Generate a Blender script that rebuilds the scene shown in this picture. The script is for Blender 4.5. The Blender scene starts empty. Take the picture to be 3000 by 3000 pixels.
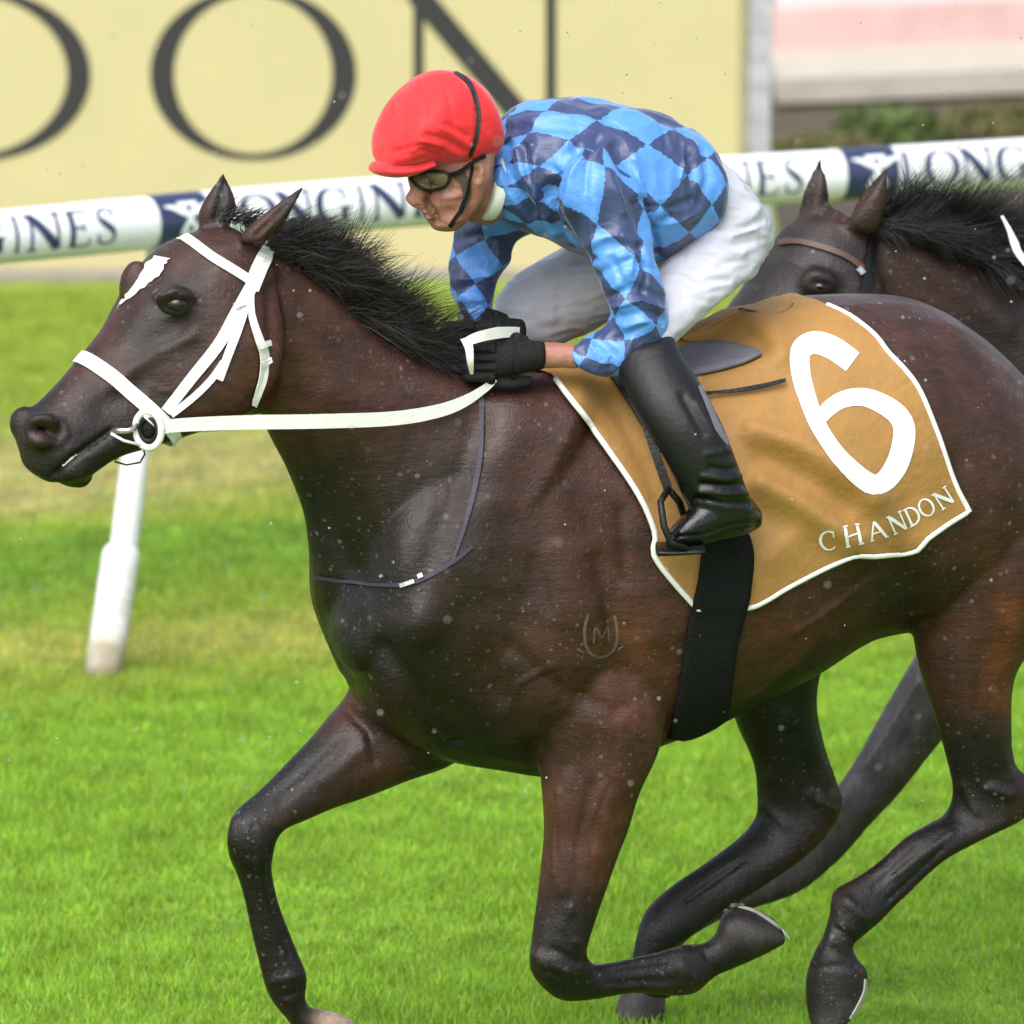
import bpy, bmesh, math, random
import numpy as np
from mathutils import Vector, noise
from mathutils.bvhtree import BVHTree
rng = np.random.default_rng(7); random.seed(7)
R = math.radians
S = bpy.context.scene
COL = S.collection

# ------------------------------------------------------------------ camera
CD, CH, PITCH, FPX = 15.0, 3.95, R(10.2), 22500.0
cd = bpy.data.cameras.new('camera'); cam = bpy.data.objects.new('camera', cd); COL.objects.link(cam)
cam.location = (0, -CD, CH); cam.rotation_euler = (R(90) - PITCH, 0, 0)
cd.sensor_width = 36; cd.lens = 36 * FPX / 3000; cd.clip_start = 0.5; cd.clip_end = 800
cd.dof.use_dof = True; cd.dof.focus_distance = 15.1; cd.dof.aperture_fstop = 5.0
S.camera = cam

# ------------------------------------------------------------------ sky, sun, exposure (bright overcast)
SUN_EL, SUN_AZ = R(52), R(205)
w = bpy.data.worlds.new('World'); S.world = w; w.use_nodes = True
nt = w.node_tree; bg = nt.nodes['Background']
sky = nt.nodes.new('ShaderNodeTexSky'); sky.sky_type = 'NISHITA'; sky.sun_disc = False
sky.sun_elevation = SUN_EL; sky.sun_rotation = SUN_AZ; sky.air_density = 1.0; sky.dust_density = 3.0
hs = nt.nodes.new('ShaderNodeHueSaturation'); hs.inputs['Saturation'].default_value = 0.5
nt.links.new(sky.outputs[0], hs.inputs['Color']); nt.links.new(hs.outputs[0], bg.inputs[0])
bg.inputs[1].default_value = 0.13
ld = bpy.data.lights.new('sun', 'SUN'); ld.energy = 1.35; ld.angle = R(60); ld.color = (1.0, 0.98, 0.95)
sun = bpy.data.objects.new('sun', ld); COL.objects.link(sun)
sdir = Vector((math.sin(SUN_AZ) * math.cos(SUN_EL), math.cos(SUN_AZ) * math.cos(SUN_EL), math.sin(SUN_EL)))
sun.rotation_euler = sdir.to_track_quat('Z', 'Y').to_euler(); sun.location = sdir * 30
S.view_settings.view_transform = 'Standard'; S.view_settings.look = 'None'
S.view_settings.exposure = 1.2; S.view_settings.gamma = 1.0
S.render.engine = 'CYCLES'

# ------------------------------------------------------------------ picture point -> world point at depth Y
CAM = np.array([0, -CD, CH]); FW = np.array([0, math.cos(PITCH), -math.sin(PITCH)]); UP = np.array([0, math.sin(PITCH), math.cos(PITCH)])
def ray(px, py):
    px = np.asarray(px, float)[..., None]; py = np.asarray(py, float)[..., None]
    return np.array([1., 0, 0]) * (px - 1500) / FPX + UP * (1500 - py) / FPX + FW
def P(px, py, Y):
    d = ray(px, py); t = (np.asarray(Y, float) + CD) / d[..., 1]
    return CAM + d * t[..., None]
def G(px, py, z=0.0):                      # point on the horizontal plane z
    d = ray(px, py); t = (z - CH) / d[..., 2]
    return CAM + d * t[..., None]
def proj(v):
    q = np.asarray(v) - CAM; z = q @ FW
    return 1500 + q[..., 0] / z * FPX, 1500 - (q @ UP) / z * FPX
YAW = R(25)
LAT = np.array([math.sin(YAW), -math.cos(YAW), 0])      # the horses' left, towards the camera
HEAD = np.array([-math.cos(YAW), -math.sin(YAW), 0])    # the way they run
SC = 1476.0
def hy(px): return (np.asarray(px, float) - 1650) / SC * math.tan(YAW)

# ------------------------------------------------------------------ helpers
def tag(o, label=None, cat=None, group=None, kind=None):
    if label: o['label'] = label
    if cat: o['category'] = cat
    if group: o['group'] = group
    if kind: o['kind'] = kind
    return o
def empty(name, loc, label=None, cat=None, group=None):
    o = bpy.data.objects.new(name, None); COL.objects.link(o); o.location = loc; o.empty_display_size = 0.1
    bpy.context.view_layer.update()
    return tag(o, label, cat, group)
def par(o, parent):
    if parent is not None:
        o.parent = parent; o.matrix_parent_inverse = parent.matrix_world.inverted()
def mesh_obj(name, V, F, mat, parent=None, smooth=True):
    me = bpy.data.meshes.new(name)
    V = np.asarray(V, float).reshape(-1, 3)
    me.from_pydata(V.tolist(), [], [list(map(int, f)) for f in F]); me.update()
    if smooth: me.shade_smooth()
    if mat: me.materials.append(mat)
    o = bpy.data.objects.new(name, me); COL.objects.link(o)
    par(o, parent); return o
class MB:
    def __init__(s): s.V = []; s.F = []; s.n = 0
    def add(s, V, F):
        V = np.asarray(V, float).reshape(-1, 3); s.V.append(V)
        s.F += [[i + s.n for i in f] for f in F]; s.n += len(V); return s
    def box(s, lo, hi, M=None):
        x0, y0, z0 = lo; x1, y1, z1 = hi
        V = np.array([[x, y, z] for z in (z0, z1) for y in (y0, y1) for x in (x0, x1)], float)
        if M is not None: V = M(V)
        return s.add(V, [[0, 2, 3, 1], [4, 5, 7, 6], [0, 1, 5, 4], [2, 6, 7, 3], [0, 4, 6, 2], [1, 3, 7, 5]])
    def build(s, name, mat, parent=None, smooth=True):
        return mesh_obj(name, np.concatenate(s.V), s.F, mat, parent, smooth)
def catmull(A, sub, closed=False):
    A = np.asarray(A, float)
    n = len(A); out = []
    seg = n if closed else n - 1
    for i in range(seg):
        if closed: p0, p1, p2, p3 = A[(i - 1) % n], A[i], A[(i + 1) % n], A[(i + 2) % n]
        else: p0, p1, p2, p3 = A[max(i - 1, 0)], A[i], A[i + 1], A[min(i + 2, n - 1)]
        for k in range(sub):
            t = k / sub
            out.append(0.5 * (2 * p1 + (p2 - p0) * t + (2 * p0 - 5 * p1 + 4 * p2 - p3) * t * t + (3 * p1 - p0 - 3 * p2 + p3) * t ** 3))
    if not closed: out.append(A[-1])
    return np.array(out)
def sp(c, n): return np.sign(c) * np.abs(c) ** (2.0 / n)
def loft(st, lat=None, K=28, sub=4, n=2.0, cap=0.35, raw=False):
    """st rows: ax, ay, bx, by, Y, w [, n]; a tube whose outline runs through a and b, half as deep as w."""
    st = [tuple(s) + ((n,) if len(s) == 6 else ()) for s in st]
    T = catmull(st, sub)
    a = P(T[:, 0], T[:, 1], T[:, 4]); b = P(T[:, 2], T[:, 3], T[:, 4])
    c = (a + b) / 2; h = (a - b) / 2; W = np.maximum(T[:, 5], .003); N = T[:, 6]
    th = np.arange(K) / K * 2 * math.pi
    L = np.array([0, -1., 0]) if lat is None else np.asarray(lat, float)
    rings = []
    for i in range(len(T)):
        rings.append(c[i] + sp(np.cos(th), N[i])[:, None] * h[i] + sp(np.sin(th), N[i])[:, None] * L * W[i])
    def capr(i, j):
        d = c[i] - c[j]; d = d / (np.linalg.norm(d) + 1e-9)
        r = np.linalg.norm(h[i])
        o = []
        for s, f in ((.9, .45), (.65, .8), (.3, .98)):
            o.append(c[i] + (rings[i] - c[i]) * s + d * r * cap * f)
        return o
    pre = capr(0, 1)[::-1] if cap else []; post = capr(-1, -2) if cap else []
    if cap: rings_all = pre + rings + post
    else: rings_all = rings
    m = len(rings_all)
    V = np.concatenate(rings_all + [rings_all[0].mean(0)[None], rings_all[-1].mean(0)[None]])
    F = []
    for i in range(m - 1):
        for k in range(K):
            k2 = (k + 1) % K
            F.append([i * K + k, i * K + k2, (i + 1) * K + k2, (i + 1) * K + k])
    for k in range(K):
        k2 = (k + 1) % K
        F.append([m * K, k2, k]); F.append([m * K + 1, (m - 1) * K + k, (m - 1) * K + k2])
    if raw:
        u = np.concatenate([np.repeat(np.arange(m) / (m - 1), K), [0, 1]]); v = np.concatenate([np.tile(th, m), [0, 0]])
        return V, F, u, v
    return V, F
def tube(pts, rad, K=8, cap=True):
    pts = np.asarray(pts, float); n = len(pts); rad = np.broadcast_to(np.asarray(rad, float), (n,))
    T = np.gradient(pts, axis=0); T /= np.linalg.norm(T, axis=1)[:, None] + 1e-9
    ref = np.array([0, 0, 1.]) if abs(T[0, 2]) < .9 else np.array([1., 0, 0])
    V = []; nrm = ref - T[0] * (ref @ T[0])
    for i in range(n):
        nrm = nrm - T[i] * (nrm @ T[i]); nrm /= np.linalg.norm(nrm) + 1e-9
        bn = np.cross(T[i], nrm); th = np.arange(K) / K * 2 * math.pi
        V.append(pts[i] + rad[i] * (np.cos(th)[:, None] * nrm + np.sin(th)[:, None] * bn))
    V = np.concatenate(V + ([pts[:1], pts[-1:]] if cap else []))
    F = [[i * K + k, i * K + (k + 1) % K, (i + 1) * K + (k + 1) % K, (i + 1) * K + k] for i in range(n - 1) for k in range(K)]
    if cap:
        for k in range(K): F += [[n * K, (k + 1) % K, k], [n * K + 1, (n - 1) * K + k, (n - 1) * K + (k + 1) % K]]
    return V, F
def blob(c, r, K=16):
    c = np.asarray(c, float); r = np.broadcast_to(np.asarray(r, float), (3,)); V = []; F = []
    for i in range(K // 2 + 1):
        ph = math.pi * i / (K // 2)
        for k in range(K):
            t = 2 * math.pi * k / K; V.append(c + r * np.array([math.sin(ph) * math.cos(t), math.sin(ph) * math.sin(t), math.cos(ph)]))
    for i in range(K // 2):
        for k in range(K): F.append([i * K + k, (i + 1) * K + k, (i + 1) * K + (k + 1) % K, i * K + (k + 1) % K])
    return V, F
def remesh(parts, vox, it=6, fac=.5):
    mb = MB()
    for V, F in parts: mb.add(V, F)
    o = mb.build('tmp', None)
    bm = bmesh.new(); bm.from_mesh(o.data); bmesh.ops.remove_doubles(bm, verts=bm.verts, dist=1e-6); bmesh.ops.recalc_face_normals(bm, faces=bm.faces); bm.to_mesh(o.data); bm.free()
    m = o.modifiers.new('r', 'REMESH'); m.mode = 'VOXEL'; m.voxel_size = vox
    if it: s = o.modifiers.new('s', 'SMOOTH'); s.factor = fac; s.iterations = it
    dg = bpy.context.evaluated_depsgraph_get(); me = bpy.data.meshes.new_from_object(o.evaluated_get(dg))
    bpy.data.objects.remove(o)
    return me
def co(me):
    V = np.empty(len(me.vertices) * 3, np.float32); me.vertices.foreach_get('co', V); return V.reshape(-1, 3).astype(float)
def nor(me):
    V = np.empty(len(me.vertices) * 3, np.float32); me.vertex_normals.foreach_get('vector', V); return V.reshape(-1, 3).astype(float)
def setco(me, V): me.vertices.foreach_set('co', np.asarray(V, np.float32).ravel()); me.update()
def polydist(px, py, line):
    L = np.asarray(line, float); best = np.full(len(px), 1e9); Q = np.stack([px, py], 1)
    for a, b in zip(L[:-1], L[1:]):
        d = b - a; t = np.clip(((Q - a) @ d) / (d @ d + 1e-9), 0, 1)
        best = np.minimum(best, np.linalg.norm(Q - a - t[:, None] * d, axis=1))
    return best
def sculpt(me, strokes):
    """strokes: (picture polyline, radius px, height mm, [Ymin, Ymax]) push the surface that faces the camera in or out."""
    V = co(me); N = nor(me); px, py = proj(V)
    D = V - CAM; D /= np.linalg.norm(D, axis=1)[:, None]; fac = np.clip(-(N * D).sum(1) * 2.2, 0, 1)
    disp = np.zeros(len(V))
    for s in strokes:
        line, r, mm = s[:3]
        if len(line) == 1: line = [line[0], (line[0][0] + .1, line[0][1])]
        wgt = np.exp(-(polydist(px, py, line) / r) ** 2) * fac
        if len(s) > 3: wgt = wgt * ((V[:, 1] > s[3][0]) & (V[:, 1] < s[3][1]))
        disp += wgt * mm * .001
    setco(me, V + N * disp[:, None])
def vnoise(V, scale, off=0):
    return np.array([noise.noise(Vector(v) * scale + Vector((off, off * .7, -off))) for v in V])
def put(me, name, mat, parent, smooth=True):
    me.name = name; me.materials.clear(); me.materials.append(mat)
    if smooth: me.shade_smooth()
    o = bpy.data.objects.new(name, me); COL.objects.link(o); par(o, parent); return o
def bvh_of(*objs):
    V = []; F = []; n = 0
    for o in objs:
        v = co(o.data); V += [Vector(x) for x in (v if o.parent is None else v)]
        F += [[i + n for i in p.vertices] for p in o.data.polygons]; n += len(v)
    return BVHTree.FromPolygons(V, F)
def cast(bvh, px, py, off=0.0, Yf=None):
    d = Vector(ray(px, py)); d.normalize()
    hit, nrm, idx, dist = bvh.ray_cast(Vector(CAM), d)
    if hit is None:
        q = Vector(P(px, py, 0.0 if Yf is None else Yf)); hit, nrm, idx, dist = bvh.find_nearest(q)
        if hit is None: return np.array(q)
        return np.array(q if (q - hit).length < .06 else hit + nrm * off)
    if nrm.dot(d) > 0: nrm = -nrm
    return np.array(hit + (nrm * .6 - d * .4) * off)

# ------------------------------------------------------------------ materials
def mat(name):
    m = bpy.data.materials.new(name); m.use_nodes = True
    return m, m.node_tree, m.node_tree.nodes['Principled BSDF']
def N_(nt, t, **kw):
    n = nt.nodes.new(t)
    for k, v in kw.items(): setattr(n, k, v)
    return n
def setin(n, **kw):
    for k, v in kw.items(): n.inputs[k.replace('_', ' ')].default_value = v
def plain(name, col, rough=.6, var=.12, scale=30., bump=.15, metallic=0., bscale=None, spec=.5, coat=0.):
    """base colour with a little procedural unevenness in colour, gloss and relief"""
    m, nt, b = mat(name)
    tc = N_(nt, 'ShaderNodeTexCoord'); nz = N_(nt, 'ShaderNodeTexNoise'); setin(nz, Scale=scale, Detail=5.0, Roughness=.6)
    nt.links.new(tc.outputs['Object'], nz.inputs['Vector'])
    mr = N_(nt, 'ShaderNodeMapRange'); setin(mr, From_Min=.3, From_Max=.7, To_Min=1 - var, To_Max=1 + var)
    nt.links.new(nz.outputs[0], mr.inputs[0])
    mx = N_(nt, 'ShaderNodeVectorMath', operation='SCALE'); mx.inputs[0].default_value = col
    nt.links.new(mr.outputs[0], mx.inputs['Scale']); nt.links.new(mx.outputs[0], b.inputs['Base Color'])
    mr2 = N_(nt, 'ShaderNodeMapRange'); setin(mr2, From_Min=.3, From_Max=.7, To_Min=max(rough - .1, .03), To_Max=min(rough + .1, 1))
    nt.links.new(nz.outputs[0], mr2.inputs[0]); nt.links.new(mr2.outputs[0], b.inputs['Roughness'])
    if bump:
        n2 = N_(nt, 'ShaderNodeTexNoise'); setin(n2, Scale=bscale or scale * 3, Detail=3.0)
        nt.links.new(tc.outputs['Object'], n2.inputs['Vector'])
        bp = N_(nt, 'ShaderNodeBump'); setin(bp, Strength=bump, Distance=.01); nt.links.new(n2.outputs[0], bp.inputs['Height']); nt.links.new(bp.outputs[0], b.inputs['Normal'])
    b.inputs['Metallic'].default_value = metallic; b.inputs['Specular IOR Level'].default_value = spec; b.inputs['Coat Weight'].default_value = coat
    return m
M = {}
M['white_leather'] = plain('white_leather', (.66, .655, .63), .45, .06, 60)
M['white_paint'] = plain('white_paint', (.66, .675, .70), .35, .04, 8, .03)
M['navy'] = plain('navy_vinyl', (.022, .032, .085), .4, .1, 20, .03)
M['ink'] = plain('dark_print', (.018, .017, .018), .6, .12, 40, .03)
M['board'] = plain('board_yellow', (.455, .405, .207), .6, .025, 2.5, .02)
M['boardframe'] = plain('board_edge', (.30, .27, .15), .6)
M['black_leather'] = plain('black_leather', (.006, .006, .0065), .42, .2, 40, .2, spec=.3)
M['black_web'] = plain('black_webbing', (.006, .0065, .0065), .8, .25, 60, .5, spec=.15)
M['patent'] = plain('patent_leather', (.004, .004, .005), .30, .2, 25, .15, spec=.35)
def patent_below(m, z0, z1):
    # polished up to the ankle, dull softer leather on the leg above
    nt = m.node_tree; b = nt.nodes['Principled BSDF']; ge = N_(nt, 'ShaderNodeNewGeometry'); sx = N_(nt, 'ShaderNodeSeparateXYZ'); nt.links.new(ge.outputs['Position'], sx.inputs[0])
    mr = N_(nt, 'ShaderNodeMapRange'); setin(mr, From_Min=z0, From_Max=z1, To_Min=.17, To_Max=.5); nt.links.new(sx.outputs[2], mr.inputs[0]); nt.links.new(mr.outputs[0], b.inputs['Roughness']); b.inputs['Coat Weight'].default_value = 0
patent_below(M['patent'], 1.33, 1.42)
M['glove'] = plain('black_glove', (.009, .0095, .0095), .75, .25, 70, .4, spec=.2)
M['saddle_grey'] = plain('saddle_grey', (.12, .115, .14), .6, .15, 30)
M['cloth_white'] = plain('print_white', (.68, .68, .665), .7, .04, 60, .1)
M['metal'] = plain('steel', (.55, .55, .55), .25, .1, 50, .1, metallic=1.)
M['strap_blue'] = plain('purple_strap', (.020, .018, .036), .6, .2, 60)
M['breeches'] = plain('white_breeches', (.43, .43, .49), .75, .03, 30, .35, bscale=30)
M['brown_leather'] = plain('brown_leather', (.06, .028, .017), .5, .2, 60)
M['hair'] = plain('short_hair', (.07, .05, .035), .7, .3, 200, .5)
M['eye'] = plain('dark_eye', (.006, .004, .004), .06, .2, 60, 0)
M['cap_line'] = plain('black_elastic', (.012, .01, .012), .6)
M['concrete'] = plain('pale_concrete', (.40, .36, .30), .85, .12, 6, .3)
M['tan_wall'] = plain('tan_render', (.33, .27, .20), .9, .15, 5, .3)
M['pink'] = plain('pink_paint', (.56, .375, .35), .8, .1, 3, .1)
M['palewall'] = plain('pale_paint', (.54, .51, .50), .8, .08, 3, .1)
M['soil'] = plain('dark_soil', (.06, .045, .026), .95, .4, 6, .8)
M['leaf'] = plain('shrub_leaf', (.085, .125, .03), .6, .5, 5, 0)
M['pillar'] = plain('grey_stone', (.34, .34, .37), .85, .18, 9, .4)
M['gravel'] = plain('grey_gravel', (.22, .205, .17), .95, .25, 8, .6)
M['dirtypost'] = plain('post_white', (.64, .645, .64), .4, .05, 10, .05)
def soil_foot(m):
    nt = m.node_tree; b = nt.nodes['Principled BSDF']; src = b.inputs['Base Color'].links[0].from_socket
    ge = N_(nt, 'ShaderNodeNewGeometry'); sx = N_(nt, 'ShaderNodeSeparateXYZ'); nt.links.new(ge.outputs['Position'], sx.inputs[0]); nz = N_(nt, 'ShaderNodeTexNoise'); setin(nz, Scale=14., Detail=4.); nt.links.new(ge.outputs['Position'], nz.inputs[0])
    ad = N_(nt, 'ShaderNodeMath', operation='MULTIPLY_ADD'); nt.links.new(nz.outputs[0], ad.inputs[0]); ad.inputs[1].default_value = -.35; nt.links.new(sx.outputs[2], ad.inputs[2])
    mr = N_(nt, 'ShaderNodeMapRange'); setin(mr, From_Min=-.12, From_Max=.03, To_Min=.75, To_Max=0.); nt.links.new(ad.outputs[0], mr.inputs[0])
    mx = N_(nt, 'ShaderNodeMix', data_type='RGBA'); nt.links.new(mr.outputs[0], mx.inputs[0]); nt.links.new(src, mx.inputs[6]); mx.inputs[7].default_value = (.30, .21, .11, 1); nt.links.new(mx.outputs[2], b.inputs['Base Color'])
soil_foot(M['dirtypost'])

def skin_mat():
    m, nt, b = mat('skin'); tc = N_(nt, 'ShaderNodeTexCoord'); nz = N_(nt, 'ShaderNodeTexNoise'); setin(nz, Scale=28., Detail=4.)
    nt.links.new(tc.outputs['Object'], nz.inputs[0]); cr = N_(nt, 'ShaderNodeValToRGB')
    cr.color_ramp.elements[0].position = .3; cr.color_ramp.elements[0].color = (.24, .088, .062, 1); cr.color_ramp.elements[1].position = .7; cr.color_ramp.elements[1].color = (.36, .168, .122, 1)
    nt.links.new(nz.outputs[0], cr.inputs[0]); nt.links.new(cr.outputs[0], b.inputs['Base Color'])
    n2 = N_(nt, 'ShaderNodeTexNoise'); setin(n2, Scale=180., Detail=5., Roughness=.7); nt.links.new(tc.outputs['Object'], n2.inputs[0]); bp = N_(nt, 'ShaderNodeBump'); setin(bp, Strength=.4, Distance=.003); nt.links.new(n2.outputs[0], bp.inputs['Height']); nt.links.new(bp.outputs[0], b.inputs['Normal'])
    setin(b, Roughness=.55); b.inputs['Subsurface Weight'].default_value = .08; b.inputs['Subsurface Radius'].default_value = (.01, .004, .002)
    return m
M['skin'] = skin_mat()
def attr_coat(name, spots=True, rough=.40):
    """horse coat: colour from the vertex attribute 'coat', fine hair grain, damp gloss, splashed specks"""
    m, nt, b = mat(name); at = N_(nt, 'ShaderNodeAttribute', attribute_name='coat'); tc = N_(nt, 'ShaderNodeTexCoord')
    nz = N_(nt, 'ShaderNodeTexNoise'); setin(nz, Scale=16., Detail=8., Roughness=.65); nt.links.new(tc.outputs['Object'], nz.inputs[0])
    mr = N_(nt, 'ShaderNodeMapRange'); setin(mr, From_Min=.25, From_Max=.75, To_Min=.45, To_Max=1.7); nt.links.new(nz.outputs[0], mr.inputs[0])
    sc = N_(nt, 'ShaderNodeVectorMath', operation='SCALE'); nt.links.new(at.outputs['Color'], sc.inputs[0]); nt.links.new(mr.outputs[0], sc.inputs['Scale'])
    col = sc.outputs[0]
    if spots:
        nm = N_(nt, 'ShaderNodeTexNoise'); setin(nm, Scale=3.2, Detail=3.); nt.links.new(tc.outputs['Object'], nm.inputs[0]); mm = N_(nt, 'ShaderNodeMapRange'); setin(mm, From_Min=.42, From_Max=.62, To_Min=.08, To_Max=.75); nt.links.new(nm.outputs[0], mm.inputs[0])
        for scale, thr, keep, c in ((27., .22, .40, (.15, .135, .12)), (52., .32, .40, (.10, .09, .08)), (85., .34, .45, (.09, .08, .07))):
            vo = N_(nt, 'ShaderNodeTexVoronoi'); setin(vo, Scale=scale, Randomness=1.); nt.links.new(tc.outputs['Object'], vo.inputs['Vector'])
            sx = N_(nt, 'ShaderNodeSeparateColor'); nt.links.new(vo.outputs['Color'], sx.inputs[0])
            rs = N_(nt, 'ShaderNodeMath', operation='MULTIPLY'); nt.links.new(sx.outputs[1], rs.inputs[0]); rs.inputs[1].default_value = thr
            lt = N_(nt, 'ShaderNodeMapRange'); setin(lt, To_Min=1., To_Max=0.); nt.links.new(vo.outputs['Distance'], lt.inputs[0])
            hf = N_(nt, 'ShaderNodeMath', operation='MULTIPLY'); nt.links.new(rs.outputs[0], hf.inputs[0]); hf.inputs[1].default_value = .45
            nt.links.new(hf.outputs[0], lt.inputs['From Min']); nt.links.new(rs.outputs[0], lt.inputs['From Max'])
            gt = N_(nt, 'ShaderNodeMath', operation='GREATER_THAN'); gt.inputs[1].default_value = keep; nt.links.new(sx.outputs[0], gt.inputs[0])
            mu = N_(nt, 'ShaderNodeMath', operation='MULTIPLY'); nt.links.new(lt.outputs[0], mu.inputs[0]); nt.links.new(gt.outputs[0], mu.inputs[1])
            mu2 = N_(nt, 'ShaderNodeMath', operation='MULTIPLY'); nt.links.new(mu.outputs[0], mu2.inputs[0]); nt.links.new(mm.outputs[0], mu2.inputs[1])
            mx = N_(nt, 'ShaderNodeMix', data_type='RGBA'); nt.links.new(mu2.outputs[0], mx.inputs[0]); nt.links.new(col, mx.inputs[6]); mx.inputs[7].default_value = c + (1,)
            col = mx.outputs[2]
    nt.links.new(col, b.inputs['Base Color'])
    n3 = N_(nt, 'ShaderNodeTexNoise'); setin(n3, Scale=9., Detail=4.); nt.links.new(tc.outputs['Object'], n3.inputs[0])
    mr3 = N_(nt, 'ShaderNodeMapRange'); setin(mr3, From_Min=.3, From_Max=.7, To_Min=rough - .08, To_Max=rough + .16); nt.links.new(n3.outputs[0], mr3.inputs[0]); nt.links.new(mr3.outputs[0], b.inputs['Roughness'])
    n2 = N_(nt, 'ShaderNodeTexNoise'); setin(n2, Scale=170., Detail=4.); nt.links.new(tc.outputs['Object'], n2.inputs[0])
    n4 = N_(nt, 'ShaderNodeTexNoise'); setin(n4, Scale=22., Detail=3.); nt.links.new(tc.outputs['Object'], n4.inputs[0])
    bp = N_(nt, 'ShaderNodeBump'); setin(bp, Strength=.35, Distance=.004); nt.links.new(n2.outputs[0], bp.inputs['Height'])
    bp2 = N_(nt, 'ShaderNodeBump'); setin(bp2, Strength=.25, Distance=.012); nt.links.new(n4.outputs[0], bp2.inputs['Height']); nt.links.new(bp.outputs[0], bp2.inputs['Normal'])
    mpg = N_(nt, 'ShaderNodeMapping'); mpg.inputs['Rotation'].default_value = (0, R(28), 0); mpg.inputs['Scale'].default_value = (.22, .6, 1.6); nt.links.new(tc.outputs['Object'], mpg.inputs[0])
    mpv = N_(nt, 'ShaderNodeMapping'); mpv.inputs['Rotation'].default_value = (0, R(-8), 0); mpv.inputs['Scale'].default_value = (1.5, .8, .2); nt.links.new(tc.outputs['Object'], mpv.inputs[0])
    sz = N_(nt, 'ShaderNodeSeparateXYZ'); ge = N_(nt, 'ShaderNodeNewGeometry'); nt.links.new(ge.outputs['Position'], sz.inputs[0]); mz = N_(nt, 'ShaderNodeMapRange'); setin(mz, From_Min=.62, From_Max=.9); nt.links.new(sz.outputs[2], mz.inputs[0])
    na = N_(nt, 'ShaderNodeTexNoise'); setin(na, Scale=75., Detail=6., Roughness=.7); nt.links.new(mpg.outputs[0], na.inputs[0]); nb = N_(nt, 'ShaderNodeTexNoise'); setin(nb, Scale=75., Detail=6., Roughness=.7); nt.links.new(mpv.outputs[0], nb.inputs[0])
    n5 = N_(nt, 'ShaderNodeMix', data_type='FLOAT'); nt.links.new(mz.outputs[0], n5.inputs[0]); nt.links.new(nb.outputs[0], n5.inputs[2]); nt.links.new(na.outputs[0], n5.inputs[3])
    bp3 = N_(nt, 'ShaderNodeBump'); setin(bp3, Strength=.32, Distance=.005); nt.links.new(n5.outputs[0], bp3.inputs['Height']); nt.links.new(bp2.outputs[0], bp3.inputs['Normal'])
    mr5 = N_(nt, 'ShaderNodeMapRange'); setin(mr5, From_Min=.3, From_Max=.7, To_Min=.68, To_Max=1.35); nt.links.new(n5.outputs[0], mr5.inputs[0])
    s5 = N_(nt, 'ShaderNodeVectorMath', operation='SCALE'); nt.links.new(col, s5.inputs[0]); nt.links.new(mr5.outputs[0], s5.inputs['Scale']); nt.links.new(s5.outputs[0], b.inputs['Base Color'])
    nt.links.new(bp3.outputs[0], b.inputs['Normal'])
    b.inputs['Specular IOR Level'].default_value = .33
    b.inputs['Sheen Weight'].default_value = .0; b.inputs['Sheen Roughness'].default_value = .5
    return m
M['coat'] = attr_coat('damp_bay_coat')
M['mane'] = plain('black_hair', (.010, .0075, .007), .45, .5, 40, 0)

def silks_mat():
    m, nt, b = mat('blue_diamond_silks')
    at = N_(nt, 'ShaderNodeAttribute', attribute_name='uvp'); sx = N_(nt, 'ShaderNodeSeparateXYZ'); nt.links.new(at.outputs['Vector'], sx.inputs[0])
    def fl(op):
        a = N_(nt, 'ShaderNodeMath', operation=op); nt.links.new(sx.outputs[0], a.inputs[0]); nt.links.new(sx.outputs[1], a.inputs[1])
        f = N_(nt, 'ShaderNodeMath', operation='FLOOR'); nt.links.new(a.outputs[0], f.inputs[0]); return f
    p, q = fl('ADD'), fl('SUBTRACT')
    s = N_(nt, 'ShaderNodeMath', operation='ADD'); nt.links.new(p.outputs[0], s.inputs[0]); nt.links.new(q.outputs[0], s.inputs[1])
    md = N_(nt, 'ShaderNodeMath', operation='FLOORED_MODULO'); nt.links.new(s.outputs[0], md.inputs[0]); md.inputs[1].default_value = 2.
    gt = N_(nt, 'ShaderNodeMath', operation='GREATER_THAN'); nt.links.new(md.outputs[0], gt.inputs[0]); gt.inputs[1].default_value = .5
    mx = N_(nt, 'ShaderNodeMix', data_type='RGBA'); nt.links.new(gt.outputs[0], mx.inputs[0]); mx.inputs[6].default_value = (.072, .235, .62, 1); mx.inputs[7].default_value = (.028, .044, .125, 1)
    nt.links.new(mx.outputs[2], b.inputs['Base Color']); setin(b, Roughness=.44); b.inputs['Specular IOR Level'].default_value = .6; b.inputs['Sheen Weight'].default_value = .2; b.inputs['Sheen Roughness'].default_value = .3
    tc = N_(nt, 'ShaderNodeTexCoord'); n2 = N_(nt, 'ShaderNodeTexNoise'); setin(n2, Scale=17., Detail=4., Distortion=1.8); nt.links.new(tc.outputs['Object'], n2.inputs[0])
    bp = N_(nt, 'ShaderNodeBump'); setin(bp, Strength=.26, Distance=.018); nt.links.new(n2.outputs[0], bp.inputs['Height']); nt.links.new(bp.outputs[0], b.inputs['Normal'])
    return m
M['silks'] = silks_mat()
def cap_mat():
    m = plain('red_cap_silk', (.60, .020, .024), .62, .06, 20, .35, bscale=24); b = m.node_tree.nodes['Principled BSDF']
    b.inputs['Sheen Weight'].default_value = .3; b.inputs['Sheen Roughness'].default_value = .4; b.inputs['Specular IOR Level'].default_value = .3; return m
M['cap'] = cap_mat()
M['gold'] = plain('gold_cloth', (.30, .155, .038), .7, .08, 14, .25, bscale=60)

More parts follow.
